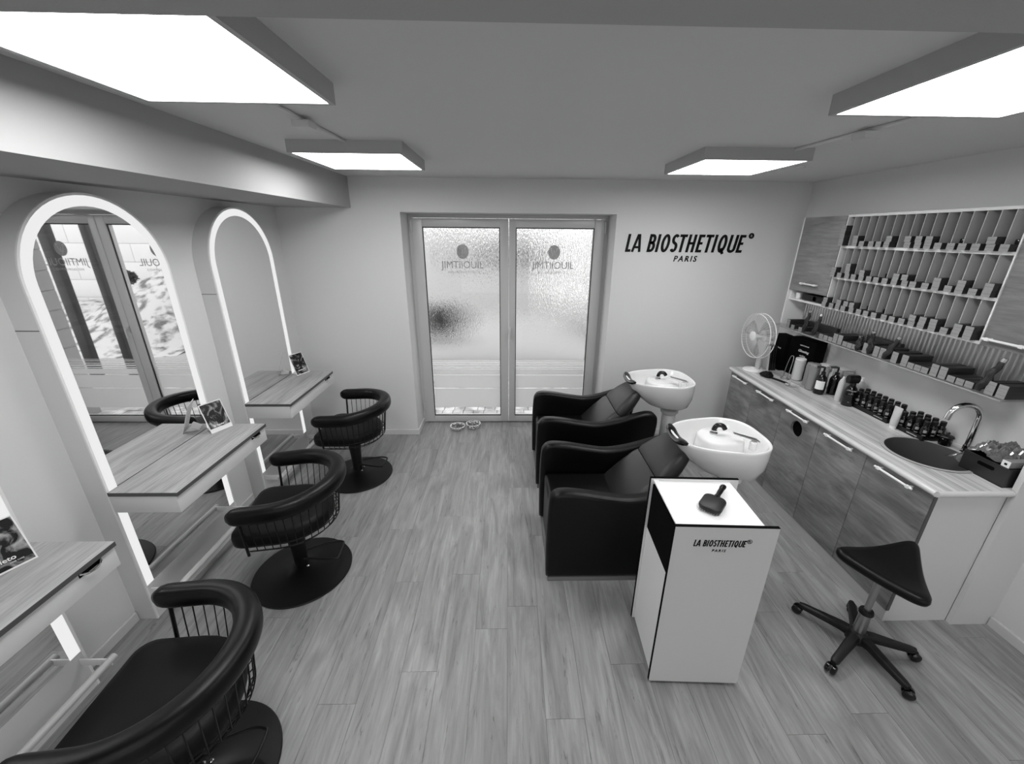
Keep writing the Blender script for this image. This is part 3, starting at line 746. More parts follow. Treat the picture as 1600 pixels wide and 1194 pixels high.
# ---------------------------------------------------------------- pet bowls
def bowl(label, x, y, r, h):
    m, nt, b = _new('patterned_ceramic_%s' % ('a' if h < .045 else 'b')); L = nt.links.new
    tc = N(nt, 'ShaderNodeTexCoord'); vo = N(nt, 'ShaderNodeTexVoronoi'); vo.inputs['Scale'].default_value = 55; L(tc.outputs['Object'], vo.inputs[0])
    rp = N(nt, 'ShaderNodeValToRGB'); rp.color_ramp.interpolation = 'CONSTANT'; rp.color_ramp.elements[0].color = (.03,) * 3 + (1,); rp.color_ramp.elements[1].position = .42; rp.color_ramp.elements[1].color = (.7,) * 3 + (1,)
    L(vo.outputs['Distance'], rp.inputs[0]); L(rp.outputs[0], b.inputs['Base Color']); b.inputs['Roughness'].default_value = .2
    t = thing('pet_bowl', label, 'bowl', (x, y, 0.0), group='patterned pet bowls at the glass door')
    bm = B(); lathe(bm, [(r * .72, 0), (r * .86, .006), (r * .97, h * .7), (r * .98, h - .004), (r * .93, h - .004), (r * .88, h * .6), (r * .7, .012), (.002, .010)], 40); obj('dish', bm, m, t)
    bm = B(); band(bm, [(r * 1.0 * math.cos(2 * PI * k / 40), r * math.sin(2 * PI * k / 40)) for k in range(41)], [(r * .92 * math.cos(2 * PI * k / 40), r * .92 * math.sin(2 * PI * k / 40)) for k in range(41)], h - .004, h + .001, 'z'); obj('glazed_rim', bm, M_ceramic, t)
    bm = B()
    for k in range(60):
        a = random.random() * 2 * PI; q = r * .78 * math.sqrt(random.random()); x_, y_ = q * math.cos(a), q * math.sin(a); s = .006
        z_ = h * .45 + random.random() * .006; box(bm, x_ - s, x_ + s, y_ - s * .8, y_ + s * .8, z_, z_ + .007, bev=.002, seg=1)
    o = obj('kibble', bm, plain('kibble', .12, .8), t); o['kind'] = 'stuff'
bowl('flatter patterned pet bowl on the left before the glass door', -.59, 4.215, .085, .04)
bowl('deeper patterned pet bowl on the right before the glass door', -.412, 4.25, .083, .052)

# ---------------------------------------------------------------- base cabinets and worktop
seams = [3.72, 3.335, 2.925, 2.52, 2.118, 1.702]
names = ['narrow base cabinet at the far end of the counter, below the fan', 'second base cabinet from the far end of the counter', 'base cabinet with a round black hole in its door', 'second base cabinet from the near end of the counter', 'base cabinet at the near end of the counter, under the sink']
def bow_handle(bm, y0, y1, x, z):
    tube(bm, [(x - .028, y0 - .012, z), (x - .028, y1 + .012, z)], .0065, 10)
    for y in (y0 + .012, y1 - .012): tube(bm, [(x - .028, y, z), (x, y, z)], .006, 8); box(bm, x - .036, x - .022, y - .010, y + .010, z - .009, z + .009, bev=.003)
M_hand = plain('white_handle', .85, .3)
for i in range(5):
    y1, y0 = seams[i], seams[i + 1]
    t = thing('base_cabinet', names[i], 'cabinet', (2.19, y0, 0), group='base cabinets of the counter')
    w = y1 - y0
    bobj('body', M_white, t, .022, .61, .001, w - .001, .0, .874, smooth=0) if i < 3 else bobj('body', M_white, t, .022, .61, .001 if i < 4 else .016, w - .001, .0, .66, smooth=0)
    bobj('kick_plate', plain('kick_grey', .42, .35), t, .004, .02, .0005, w - .0005, 0, .078, smooth=0)
    if i == 2:
        bm = B(); yc, zc, r = .205, .742, .062; g = .0018
        x0, x1 = 0, .019
        n = 32; outer = []
        for k in range(n + 1):
            a = 2 * PI * k / n; c, s = math.cos(a), math.sin(a)
            kx = min((w - g - yc) / c if c > 1e-6 else ((g - yc) / c if c < -1e-6 else 9), (.868 - zc) / s if s > 1e-6 else ((.082 - zc) / s if s < -1e-6 else 9))
            outer.append((yc + c * kx, zc + s * kx))
        inner = [(yc + r * math.cos(2 * PI * k / n), zc + r * math.sin(2 * PI * k / n)) for k in range(n + 1)]
        # snap the rays nearest the corners onto the corners
        for cy_, cz_ in ((g, .082), (w - g, .082), (w - g, .868), (g, .868)):
            kbest = min(range(n), key=lambda q: (outer[q][0] - cy_) ** 2 + (outer[q][1] - cz_) ** 2); outer[kbest] = (cy_, cz_)
            if kbest == 0: outer[n] = outer[0]
        band(bm, outer, inner, x0, x1, 'x'); d = obj('door', bm, M_door, t, smooth=0)
        bm = B(); prism(bm, [(yc + (r + .002) * math.cos(2 * PI * k / 32), zc + (r + .002) * math.sin(2 * PI * k / 32)) for k in range(32)], .0195, .0215, 'x'); obj('dark_hole', bm, M_black, d, smooth=0)
    else:
        d = bobj('door', M_door, t, 0, .019, .0018, w - .0018, .082, .868, bev=.0008)
    bm = B(); yc = w / 2; bow_handle(bm, yc - .105, yc + .105, 0, .815 + .035); obj('handle', bm, M_hand, d)
t = thing('end_panel', 'white end panel closing the near end of the counter', 'panel', (2.19, 1.70, 0)); bobj('board', M_white, t, .0205, .384, 0.002, .0155, 0, .874, smooth=0)
bobj('door_edge_strip', M_edge, t, 0.0005, .0195, .0, .0016, .082, .868, smooth=0); bobj('kick_end', M_white, t, .0035, .0203, .0, .0018, 0, .078, smooth=0)
# worktop with a round cut-out
wt = thing('worktop', 'pale streaked worktop with a rounded front edge along the right wall', 'worktop', (0, 0, 0))
SX, SY, SR = 2.495, 2.065, .205
bm = B()
X0, X1, Y0, Y1 = 2.18, XR - .001, 1.69, 3.735
box(bm, X0, X1, SY + .26, Y1, .875, .91); box(bm, X0, 2.572, Y0, SY - .26, .875, .91); box(bm, 2.5721, X1, 1.7015, SY - .26, .875, .91)
n = 48; outer = []; inner = []
for k in range(n + 1):
    a = 2 * PI * k / n; c, s = math.cos(a), math.sin(a)
    kx = min((X1 - SX) / c if c > 1e-6 else ((X0 - SX) / c if c < -1e-6 else 9), .26 / abs(s) if abs(s) > 1e-6 else 9)
    outer.append((SX + c * kx, SY + s * kx)); inner.append((SX + SR * c, SY + SR * s))
for a_, b_ in ((X0, SY - .26), (X1, SY - .26), (X0, SY + .26), (X1, SY + .26)):
    kb = min(range(n), key=lambda q: (outer[q][0] - a_) ** 2 + (outer[q][1] - b_) ** 2); outer[kb] = (a_, b_)
band(bm, outer, inner, .875, .91, 'z')
obj('slab', bm, M_top, wt, smooth=0)
bm = B(); tube(bm, [(X0, Y0, .8925), (X0, Y1, .8925)], .0172, 12); obj('front_edge', bm, plain('worktop_edge', .62, .25), wt)
bm = B(); tube(bm, [(X0, Y0, .8925), (2.572, Y0, .8925)], .0172, 12); obj('side_edge', bm, MATS['worktop_edge'], wt)
sk = thing('sink', 'round dark grey sink set into the worktop', 'sink', (SX, SY, .91))
bm = B(); lathe(bm, [(SR - .001, -.18), (SR - .001, .0006), (SR + .012, .0006), (SR + .012, .003), (SR - .008, .003), (SR - .010, -.006), (SR - .012, -.15), (SR - .04, -.172), (.03, -.176)], 56, cap=False); obj('basin', bm, M_sink, sk)
bm = B(); band(bm, [((SR + .013) * math.cos(2 * PI * k / 56), (SR + .013) * math.sin(2 * PI * k / 56)) for k in range(57)], [((SR - .007) * math.cos(2 * PI * k / 56), (SR - .007) * math.sin(2 * PI * k / 56)) for k in range(57)], .0031, .0045, 'z'); obj('rim', bm, plain('sink_rim', .4, .3), sk)
bm = B(); lathe(bm, [(.035, -.178), (.035, -.172), (.02, -.171)], 20); obj('drain', bm, M_steel, sk)
tp = thing('tap', 'tall chrome gooseneck tap behind the sink', 'tap', (2.735, 2.075, .91))
bm = B(); lathe(bm, [(.028, 0), (.028, .008), (.019, .014), (.019, .05)], 24); obj('base', bm, M_chrome, tp)
bm = B(); P = [(0, 0, .04), (0, 0, .21)] + [(-.072 + .072 * math.cos(a), .02 * (1 - math.cos(a)), .225 + .075 * math.sin(a)) for a in [math.radians(d_) for d_ in range(0, 176, 15)]] + [(-.146, .042, .20)]
tube(bm, P, .0155, 14); obj('spout', bm, M_chrome, tp)
bm = B(); tube(bm, [(0, -.015, .035), (0, -.075, .05)], .006, 8); obj('lever', bm, M_chrome, tp)

# ---------------------------------------------------------------- upper wall units
UX, UB, UT = 2.60, 1.567, 2.272
def upper(label, y0, y1, hy, side, zb=1.66, niche=True):
    t = thing('wall_cabinet', label, 'cabinet', (UX, y0, 0), group='oak fronted wall cabinets'); w = y1 - y0
    bm = B(); D_ = XR - UX - .002
    box(bm, .02, D_, .001, w - .001, UT - .016, UT); box(bm, .02, D_, .001, w - .001, UB, UB + .016)
    for a, b_ in ((.001, .017), (w - .017, w - .001)): box(bm, .02 if True else 0, D_, a, b_, UB + .016, UT - .016)
    box(bm, D_ - .01, D_, .017, w - .017, UB + .016, UT - .016); box(bm, .02, D_ - .01, .017, w - .017, zb + .002, zb + .018)
    obj('body', bm, M_white2, t, smooth=0)
    d = bobj('door', M_wdoor, t, 0, .019, .002, w - .002, zb if niche else UB - .002, UT, bev=.0008)
    bm = B(); bow_handle(bm, hy - .09, hy + .09, 0, .07 + (zb if niche else UB - .03)); obj('handle', bm, M_hand, d)
    return t
c1 = upper('oak fronted wall cabinet on the far left of the wall shelves', 3.297, 3.77, .21, 0)
bobj('side_board', M_white2, c1, .0, XR - UX - .002, .474, .487, 1.345, UT, smooth=0); bobj('side_edge', M_edge, c1, .0, .019, -.0008, .0012, 1.66, UT, smooth=0)
c2 = upper('oak fronted wall cabinet at the right picture edge', 1.55, 2.112, .44, 1, niche=False)
# pigeonhole shelf
ph = thing('pigeonhole_shelf', 'white pigeonhole wall shelf with three rows of narrow cells', 'shelf', (UX, 0, 0))
y0, y1 = 2.116, 3.292; D_ = XR - UX - .002
ncell = 17; cw = (y1 - y0 - .008) / ncell; rows = [(2.042, UT), (1.808, 2.042), (UB, 1.808)]
bm = B(); box(bm, .0, D_, y0, y1, UT - .012, UT + .004); obj('top_board', bm, M_white2, ph, smooth=0)
for z in (2.036, 1.802, UB):
    bobj('shelf_board', M_white2, ph, 0, D_, y0 + .008, y1 - .008, z, z + .017, smooth=0)
for y in (y0, y1 - .008): bobj('side_board', M_white2, ph, 0, D_, y, y + .008, UB, UT - .012, smooth=0)
bobj('back_board', plain('shelf_back', .45, .6), ph, D_ - .004, D_ - .0001, y0 + .008, y1 - .008, UB + .012, UT - .012, smooth=0)
dm = {}
for ri, (za, zb) in enumerate(rows):
    zt = (UT - .012) if ri == 0 else zb - .006
    for k in range(1, ncell):
        yk = y0 + .004 + k * cw
        if ri not in dm:
            bm = B(); box(bm, .0, D_ - .005, -.0022, .0022, za + (.011 if ri < 2 else .017), zt); dm[ri] = obj('divider', bm, plain('divider_board', .45, .5), ph, smooth=0); dm[ri].location = (0, yk, 0)
        else:
            o = bpy.data.objects.new('divider', dm[ri].data); C.objects.link(o); o.parent = ph; o.location = (0, yk, 0)
# colour boxes
def make_boxes():
    t = thing('hair_colour_box', '', 'box', group='hair colour boxes')
    bobj('carton', plain('dark_carton', .02, .5), t, .0015, .165, -.0215, .0215, 0, .036, bev=.001)
    e = bobj('front_label', M_lightbox, t, 0, .0015, -.0215, .0215, 0, .036, smooth=0)
    bobj('printed_band', M_mid, e, -.0004, 0, -.0215, .0215, .016, .020, smooth=0)
    return t
proto = make_boxes(); used = [False]
ordn = ['first', 'second', 'third', 'fourth', 'fifth', 'sixth', 'seventh', 'eighth', 'ninth', 'tenth', 'eleventh', 'twelfth', 'thirteenth', 'fourteenth', 'fifteenth', 'sixteenth', 'seventeenth']
def place_box(label, x, y, z, group='hair colour boxes in the pigeonholes', rz=0):
    if not used[0]: o = proto; used[0] = True; o['label'] = label; o.location = (x, y, z); o.rotation_euler = (0, 0, rz)
    else: o = copy_tree(proto, label, (x, y, z), rz)
    o['group'] = group; return o
stack = [[4, 0, 2, 1, 1, 1, 2, 0, 2, 2, 2, 1, 1, 1, 1, 2, 1], [2, 1, 3, 1, 2, 1, 1, 1, 2, 2, 1, 1, 2, 1, 2, 1, 2], [2, 1, 2, 2, 2, 1, 1, 1, 1, 1, 1, 2, 2, 2, 1, 2, 2]]
rown = ['top', 'middle', 'bottom']; lev = {1: ['single box'], 2: ['lower of two boxes', 'upper of two boxes'], 3: ['lowest of three boxes', 'middle one of three boxes', 'topmost of three boxes'], 4: ['lowest of four boxes', 'second lowest of four boxes', 'second highest of four boxes', 'topmost of four boxes']}
for ri in range(3):
    zb = (2.053, 1.819, UB + .017)[ri] + .0005
    for k in range(ncell):
        nb = stack[ri][k]; yk = y1 - .004 - (k + .5) * cw
        for q in range(nb):
            place_box('%s hair colour box, %s row, %s cell from the left' % ({1: ['single'], 2: ['lower', 'upper'], 3: ['lowest', 'middle', 'topmost'], 4: ['lowest', 'second lowest', 'second highest', 'topmost']}[nb][q], rown[ri], ordn[k]), UX - .036 + random.uniform(-.008, .006), yk + random.uniform(-.004, .004), zb + q * .0365)
# round tins and a card lying in a few cells
def tin(ri, k, label, x=.03):
    yk = y1 - .004 - (k + .5) * cw; zb = (2.053, 1.819, UB + .017)[ri] + .0005 + .0365 * stack[ri][k]
    bm = B(); lathe(bm, [(.024, 0), (.026, .004), (.026, .02), (.024, .024)], 20); o = obj('round_tin', bm, M_bgloss); o.location = (UX + .05, yk, zb); tag(o, label, 'tin', 'round black tins on the colour boxes')
for ri, k, n_ in ((0, 12, 'thirteenth'), (0, 14, 'fifteenth'), (0, 16, 'last'), (2, 7, 'eighth'), (1, 6, 'seventh'), (2, 5, 'sixth')):
    tin(ri, k, 'round black tin on a colour box, %s row, %s cell from the left' % (rown[ri], n_))
# niche contents
bm = B(); box(bm, 0, .12, 0, .30, 0, .055, bev=.01); box(bm, .0, .005, .12, .16, .01, .05); o = obj('black_case', bm, M_bplast); o.location = (UX + .035, 3.33, UB + .018); tag(o, 'black case in the niche under the left wall cabinet', 'case')
bm = B(); lathe(bm, [(.02, 0), (.022, .05), (.012, .055)], 16); o = obj('paper_roll', bm, M_white2); o.location = (UX + .05, 3.69, UB + .0175); tag(o, 'small pale roll at the left in the cabinet niche', 'roll')

# ribbed backing + glass shelf
bm = B(); n = 0; y = 1.56; P = []
while y < 3.77: P.append((y, .014 + .012 * math.copysign(abs(math.cos(2 * PI * y / .03)) ** .7, math.cos(2 * PI * y / .03)))); y += .0025
V0 = [bm.verts.new((XR - p, y_, 1.333)) for y_, p in P]; V1 = [bm.verts.new((XR - p, y_, UB - .0005)) for y_, p in P]
for i in range(len(P) - 1): bm.faces.new((V0[i], V0[i + 1], V1[i + 1], V1[i]))
W0 = [bm.verts.new((XR - .0005, y_, z)) for y_ in (1.56, P[-1][0]) for z in (1.333, UB - .0005)]
bm.faces.new([W0[0], W0[1], W0[3], W0[2]])
tag(obj('ribbed_panel', bm, M_rib, smooth=60), 'silver grey vertically ribbed panel behind the glass shelf', 'panel')
gs = thing('glass_shelf', 'long clear glass shelf with colour boxes above the counter', 'shelf', (0, 0, 0))
bobj('pane', M_clear, gs, 2.575, XR - .001, 1.90, 3.86, 1.313, 1.321, smooth=0)
bobj('front_edge', plain('glass_edge', .35, .2), gs, 2.5735, 2.575, 1.90, 3.86, 1.313, 1.321, smooth=0)
for y in (2.0, 2.6, 3.2, 3.8): bobj('bracket', M_steel, gs, XR - .06, XR - .001, y - .006, y + .006, 1.3, 1.3125)
gy = [(3.67, 2), (3.60, 1), (3.50, 1), (3.241, 1), (3.19, 1), (3.14, 1), (3.092, 2), (3.042, 2), (2.989, 1), (2.942, 1), (2.895, 1), (2.80, 2), (2.71, 2), (2.66, 2), (2.564, 2), (2.49, 2), (2.442, 1), (2.394, 1), (2.347, 1), (2.292, 2), (2.24, 2), (2.187, 1), (2.136, 1), (2.087, 1), (1.985, 2), (1.93, 2)]
for i, (y, nb) in enumerate(gy):
    for q in range(nb):
        if i < 17: w_ = '%s position from the left' % ordn[i]
        else: w_ = '%s position from the right' % ordn[len(gy) - 1 - i]
        place_box('%s hair colour box on the glass shelf, %s' % (['single', 'lower', 'upper'][0 if nb == 1 else q + 1], w_), 2.60, y, 1.3215 + q * .0365, 'hair colour boxes on the glass shelf')
# rows of flat black boxes standing behind them
def flat_box(label, y0_, y1_, h, x0=2.752):
    bm = B(); box(bm, x0, x0 + .03, y0_, y1_, 1.3215, 1.3215 + h, bev=.001); tag(obj('flat_box', bm, plain('dark_carton', .02)), label, 'box', 'dark boxes at the back of the glass shelf')
flat_box('dark flat box at the back of the glass shelf, at its left end', 3.28, 3.62, .07)
flat_box('dark low box at the back of the glass shelf, middle', 2.70, 2.98, .09)
# hair swatches
def swatch(label, y, lean, h, x=2.595):
    t = thing('hair_swatch', label, 'hair swatch', (x, y, 1.322), group='dark hair swatches on the glass shelf')
    def pt(u): return Vector((.0 + .06 * lean * u, -.14 * lean * u * .6, h * u))
    bm = B(); pts = [pt(.0 + .9 * k / 10) + Vector((.004 * math.sin(k * 1.9), .005 * math.sin(k * 1.3), .004)) for k in range(11)]
    sweep(bm, pts, circ(.019, 10, .012), scales=[.7, 1, 1.15, 1.1, 1.2, 1.05, 1.1, .95, .9, .8, .7], up=(1, 0, 0)); obj('strand', bm, plain('dark_hair', .018, .35, bump=.8, bscale=120), t, smooth=60)
    bm = B(); a = pt(.9); b_ = pt(1.0); tube(bm, [a, b_], .013, 8); obj('clip', bm, M_chrome, t)
    bm = B(); tube(bm, [(-.012 + .0, .013 * math.cos(q), -.002 + .0 + .013 * math.sin(q)) for q in [math.radians(180 + 18 * k) for k in range(11)]], .0012, 5)
    obj('hook', bm, M_steel, t)
for lb, y, ln, h in (('dark hair swatch at the left end of the glass shelf, left one', 3.45, .2, .20), ('dark hair swatch at the left end of the glass shelf, right one', 3.33, .3, .19), ('shorter upright dark hair swatch near the middle of the glass shelf', 2.86, .0, .11), ('upright dark hair swatch near the middle of the glass shelf', 2.755, -.1, .17), ('leaning dark hair swatch right of the shelf middle', 2.635, .5, .17), ('leaning dark hair swatch near the right end of the glass shelf', 2.035, .5, .20)): swatch(lb, y, ln, h)

# ---------------------------------------------------------------- things on the worktop
ZW = .9105
def bottle(name, label, cat, x, y, prof, m, extra=None, group=None, rz=0):
    t = thing(name, label, cat, (x, y, ZW), rz, group); bm = B(); lathe(bm, prof, 28); b = obj('body', bm, m, t)
    if extra: extra(t, b)
    return t
def cyl(r, h, bev=.004, n=None): return [(r - bev, 0), (r, bev), (r, h - bev), (r - bev, h)]
def cap(name, r, z0, z1, m, r1=None):
    def f(t, b): bm = B(); lathe(bm, [(r, z0), (r1 or r, z1 - .003), ((r1 or r) - .003, z1)], 20); obj(name, bm, m, t)
    return f
M_pale = plain('pale_plastic', .55, .4); M_silver = plain('satin_grey_can', .28, .35, metal=.3)
bottle('spray_can', 'white can, leftmost of the cans on the worktop', 'can', 2.575, 3.36, cyl(.042, .185, .008), M_pale, cap('lid', .041, .185, .2, M_white2))
bottle('spray_can', 'grey can standing half behind the front grey can', 'can', 2.565, 3.215, cyl(.033, .185, .006), M_silver, cap('lid', .032, .1855, .205, M_grey, .028), group='grey cans')
bottle('spray_can', 'grey can in front, left of the labelled pump bottle', 'can', 2.535, 3.125, cyl(.038, .20, .006), M_silver, cap('lid', .037, .2005, .225, M_grey, .033), group='grey cans')
def pump(lbl):
    def f(t, b):
        bm = B(); lathe(bm, [(.016, .165), (.016, .185), (.007, .187), (.007, .212)], 16); tube(bm, [(0, 0, .212), (0, 0, .222), (-.012, .012, .224), (-.04, .03, .217)], .009, 8); obj('pump', bm, M_bplast, t)
        if lbl:
            bm = B(); r = .0392
            O = [(r * math.cos(a), r * math.sin(a)) for a in [math.radians(175 + 100 * k / 12) for k in range(13)]]; I = [(q[0] * .985, q[1] * .985) for q in O]
            band(bm, O, I, .045, .115, 'z'); l = obj('label', bm, M_white2, t)
    return f
PB = [(.034, 0), (.038, .005), (.0385, .12), (.034, .14), (.018, .158), (.014, .166)]
bottle('pump_bottle', 'black pump bottle with a white label', 'bottle', 2.535, 3.03, PB, M_bgloss, pump(True), 'pump bottles')
bottle('pump_bottle', 'black pump bottle without label, half hidden behind the labelled one', 'bottle', 2.64, 3.02, PB, M_bgloss, pump(False), 'pump bottles')
bottle('slim_bottle', 'slim white bottle left of the black spray bottle', 'bottle', 2.575, 2.875, [(.020, 0), (.0235, .004), (.0225, .15), (.016, .175), (.008, .18), (.008, .19)], M_pale, cap('cap', .010, .1795, .2, M_white2, .007))
def trig(t, b):
    bm = B(); lathe(bm, [(.018, .155), (.019, .175), (.017, .18)], 16); loft(bm, [[(x, y * w, z) for x, y, z in ((-.05 + .0, -1, z0), (-.05, 1, z0), (.03, 1, z0 - .0), (.03, -1, z0))] for w, z0 in ((.012, .18), (.020, .20), (.02, .225), (.010, .238))])
    obj('spray_head', bm, M_bplast, t)
    bm = B(); text_mesh(bm, 'LABIOSTHETIQUE', .007, 0, .125, 1, depth=.001); text_mesh(bm, 'SALON CARE', .005, 0, .10, 1, depth=.001); text_mesh(bm, 'SPRAY', .004, 0, .035, 1, depth=.001)
    for v in bm.verts: v.co.y -= .0425
    l = obj('lettering', bm, M_textw, t, smooth=0); l.rotation_euler = (0, 0, math.radians(-38))
bottle('spray_bottle', 'large black spray bottle with white lettering, in front of the dark bottle trays', 'bottle', 2.585, 2.79, [(.038, 0), (.0415, .005), (.0415, .115), (.034, .14), (.02, .158)], M_bgloss, trig)
bottle('squeeze_bottle', 'grey bottle with a white cap against the wall behind the black spray bottle', 'bottle', 2.745, 2.90, [(.032, 0), (.036, .005), (.036, .12), (.026, .145), (.013, .155)], plain('grey_translucent', .3, .3), cap('cap', .014, .155, .185, M_white2))
bottle('small_bottle', 'small white bottle behind the black pump bottles', 'bottle', 2.74, 3.17, [(.025, 0), (.028, .004), (.028, .12), (.014, .14)], M_pale, cap('cap', .014, .14, .17, M_white2))
bottle('glass_jar', 'clear jar with a dark lid behind the slim white bottle', 'jar', 2.71, 2.99, cyl(.033, .17, .004), plain('jar_grey', .28, .15), cap('lid', .034, .17, .195, M_grey))
bx = thing('clear_box', 'clear plastic box against the wall behind the bottles', 'box', (2.74, 3.08, ZW)); bobj('tub', plain('clear_plastic_grey', .42, .15), bx, -.05, .05, -.045, .045, 0, .19, bev=.006); bobj('lid', M_pale, bx, -.052, .052, -.047, .047, .1905, .20, bev=.003)
bottle('cotton_tub', 'pale tub right of the black carton, behind the grey cans', 'tub', 2.73, 3.27, cyl(.038, .16, .006), M_pale, cap('lid', .039, .16, .175, M_white2))

# black cartons and folders under the glass shelf
bk_ = thing('black_carton', 'large black carton with white script standing under the glass shelf', 'carton', (2.66, 3.27, ZW), math.radians(8)); bobj('carton', M_black, bk_, .0, .115, .06, .33, 0, .345, bev=.004)
bm = B(); text_mesh(bm, 'Glossing', .03, 0, .23, 1.1, shear=.25, fat=.0004, depth=.001); text_mesh(bm, 'LABIOSTHETIQUE', .012, 0, .285, 1, depth=.001); text_mesh(bm, 'styling', .024, 0, .19, 1.0, shear=.2, depth=.001)
l = obj('lettering', bm, M_textw, bk_, smooth=0); l.location = (-.001, .17, 0); l.rotation_euler = (0, 0, math.radians(-90))
b2 = thing('black_bag', 'black paper bag left of the big black carton', 'bag', (2.58, 3.622, ZW), math.radians(-3)); bm = B(); v = box(bm, 0, .12, 0, .16, 0, .33)
for q in v:
    if q.co.z > .1: q.co.x = q.co.x * .6 + .02
obj('bag', bm, M_black, b2, smooth=0)
bm = B(); text_mesh(bm, 'Beauty', .02, 0, .2, 1, shear=.2, depth=.001); l = obj('lettering', bm, M_textw, b2, smooth=0); l.location = (.008, .08, 0); l.rotation_euler = (0, 0, math.radians(-90))
for i, (lb, m_) in enumerate((('white folder, leftmost of the upright folders by the fan', M_pale), ('black folder right next to the white folder', M_bgloss), ('black folder, middle of the black ones by the fan', M_bgloss), ('black folder leaning against the black bag', M_bgloss))):
    t = thing('folder', lb, 'folder', (2.478 + .022 * i, 3.71, ZW), math.radians(-8), 'upright folders behind the fan'); bm = B(); v = box(bm, 0, .016, -.09, .0, 0, .24, bev=.002)
    for q in bm.verts: q.co.x += -q.co.z * .10; 
    obj('cover', bm, m_, t)
# fan
fn = thing('table_fan', 'white table fan at the far end of the worktop', 'fan', (2.335, 3.63, ZW), math.radians(4))
bm = B(); lathe(bm, [(.085, 0), (.088, .006), (.08, .014), (.03, .022), (.02, .03)], 40); obj('base', bm, M_white2, fn)
bm = B(); sweep(bm, [(.045, 0, .02), (.045, 0, .10), (.06, 0, .24), (.09, 0, .30)], circ(.024, 14)); obj('stand', bm, M_pale, fn, smooth=60)
bm = B(); P = [(0.02, .03), (.03, .052), (.07, .055), (.11, .05), (.13, .03), (.135, .004)]
loft(bm, [[(x, r * math.cos(2 * PI * k / 24), .335 + r * math.sin(2 * PI * k / 24)) for k in range(24)] for x, r in P]); obj('motor_housing', bm, M_white2, fn, smooth=60)
def ringx(r, x, rad): 
    bm = B(); tube(bm, [(x, r * math.cos(2 * PI * k / 48), .335 + r * math.sin(2 * PI * k / 48)) for k in range(48)], rad, 6, closed=True); return bm
cg = obj('front_ring', ringx(.202, -.045, .004), M_white2, fn); obj('rear_ring', ringx(.205, .005, .004), M_white2, fn)
bm = B()
for k in range(48):
    a = 2 * PI * k / 48; c, s = math.cos(a), math.sin(a)
    tube(bm, [(-.07, .04 * c, .335 + .04 * s), (-.068, .10 * c, .335 + .10 * s), (-.045, .202 * c, .335 + .202 * s), (.005, .205 * c, .335 + .205 * s), (.03, .14 * c, .335 + .14 * s), (.03, .05 * c, .335 + .05 * s)], .0009, 4)
o = obj('cage_wires', bm, M_white2, fn); o['kind'] = 'stuff'
bm = B(); loft(bm, [[(x, r * math.cos(2 * PI * k / 28), .335 + r * math.sin(2 * PI * k / 28)) for k in range(28)] for x, r in ((-.066, .042), (-.074, .042), (-.078, .03))]); obj('hub_badge', bm, M_white2, fn, smooth=50)
bm = B(); tube(bm, [(-.06, 0, .335), (.03, 0, .335)], .018, 12); obj('shaft', bm, M_white2, fn)
for k in range(3):
    a0 = 2 * PI * k / 3 + .4; bm = B()
    R0 = []
    for r in (.02, .07, .12, .17, .18):
        hw = {.02: .25, .07: .42, .12: .48, .17: .42, .18: .25}[r]
        row = []
        for j in range(6):
            u = -1 + 2 * j / 5; a = a0 + hw * u; row.append((-.02 + .018 * u, r * math.cos(a), .335 + r * math.sin(a)))
        R0.append(row)
    V = [[bm.verts.new(p) for p in r_] for r_ in R0]; fs = [bm.faces.new((V[i][j], V[i][j + 1], V[i + 1][j + 1], V[i + 1][j])) for i in range(4) for j in range(5)]
    bmesh.ops.solidify(bm, geom=fs, thickness=.0012); obj('blade', bm, glassy('fan_blade_plastic', .72, 1) if 'fan_blade_plastic' not in MATS else MATS['fan_blade_plastic'], fn, smooth=60)
# cloth pouch, combs, whisk, clips in front of the folders
bm = B(); rr = []
for s, z in ((.9, 0), (1, .008), (.95, .02), (.7, .034), (.35, .042), (.05, .045)): rr.append([((.05 + .012 * math.sin(3 * a)) * math.cos(a) * s, (.07 + .015 * math.sin(2 * a + 1)) * math.sin(a) * s, z + .006 * math.sin(5 * a) * s) for a in [2 * PI * k / 28 for k in range(28)]])
loft(bm, rr); o = obj('cloth_pouch', bm, M_fabric, smooth=60); o.location = (2.36, 3.44, ZW + .006); tag(o, 'crumpled black cloth pouch in front of the fan foot', 'pouch')
cb = thing('comb', 'dark comb lying right of the cloth pouch', 'comb', (2.40, 3.33, ZW), math.radians(20)); bobj('spine', M_bplast, cb, -.012, .0, -.09, .09, 0, .01, bev=.002)
bm = B()
for k in range(34): box(bm, 0, .02, -.088 + k * .0052, -.0855 + k * .0052, .002, .007)
o = obj('teeth', bm, M_bplast, cb, smooth=0); o['kind'] = 'stuff'
wk = thing('wire_stand', 'thin wire loop standing upright between pouch and white can', 'stand', (2.49, 3.385, ZW)); bm = B(); tube(bm, spline([(0, -.03, .002), (.01, -.028, .12), (.02, -.02, .2), (.022, 0, .215), (.02, .02, .2), (.01, .028, .12), (0, .03, .002)], 5), .003, 8); obj('loop', bm, M_steel, wk)
bm = B(); tube(bm, [(.03 * math.cos(2 * PI * k / 20), .04 * math.sin(2 * PI * k / 20), .003) for k in range(20)], .003, 6, closed=True); obj('foot_ring', bm, M_steel, wk)
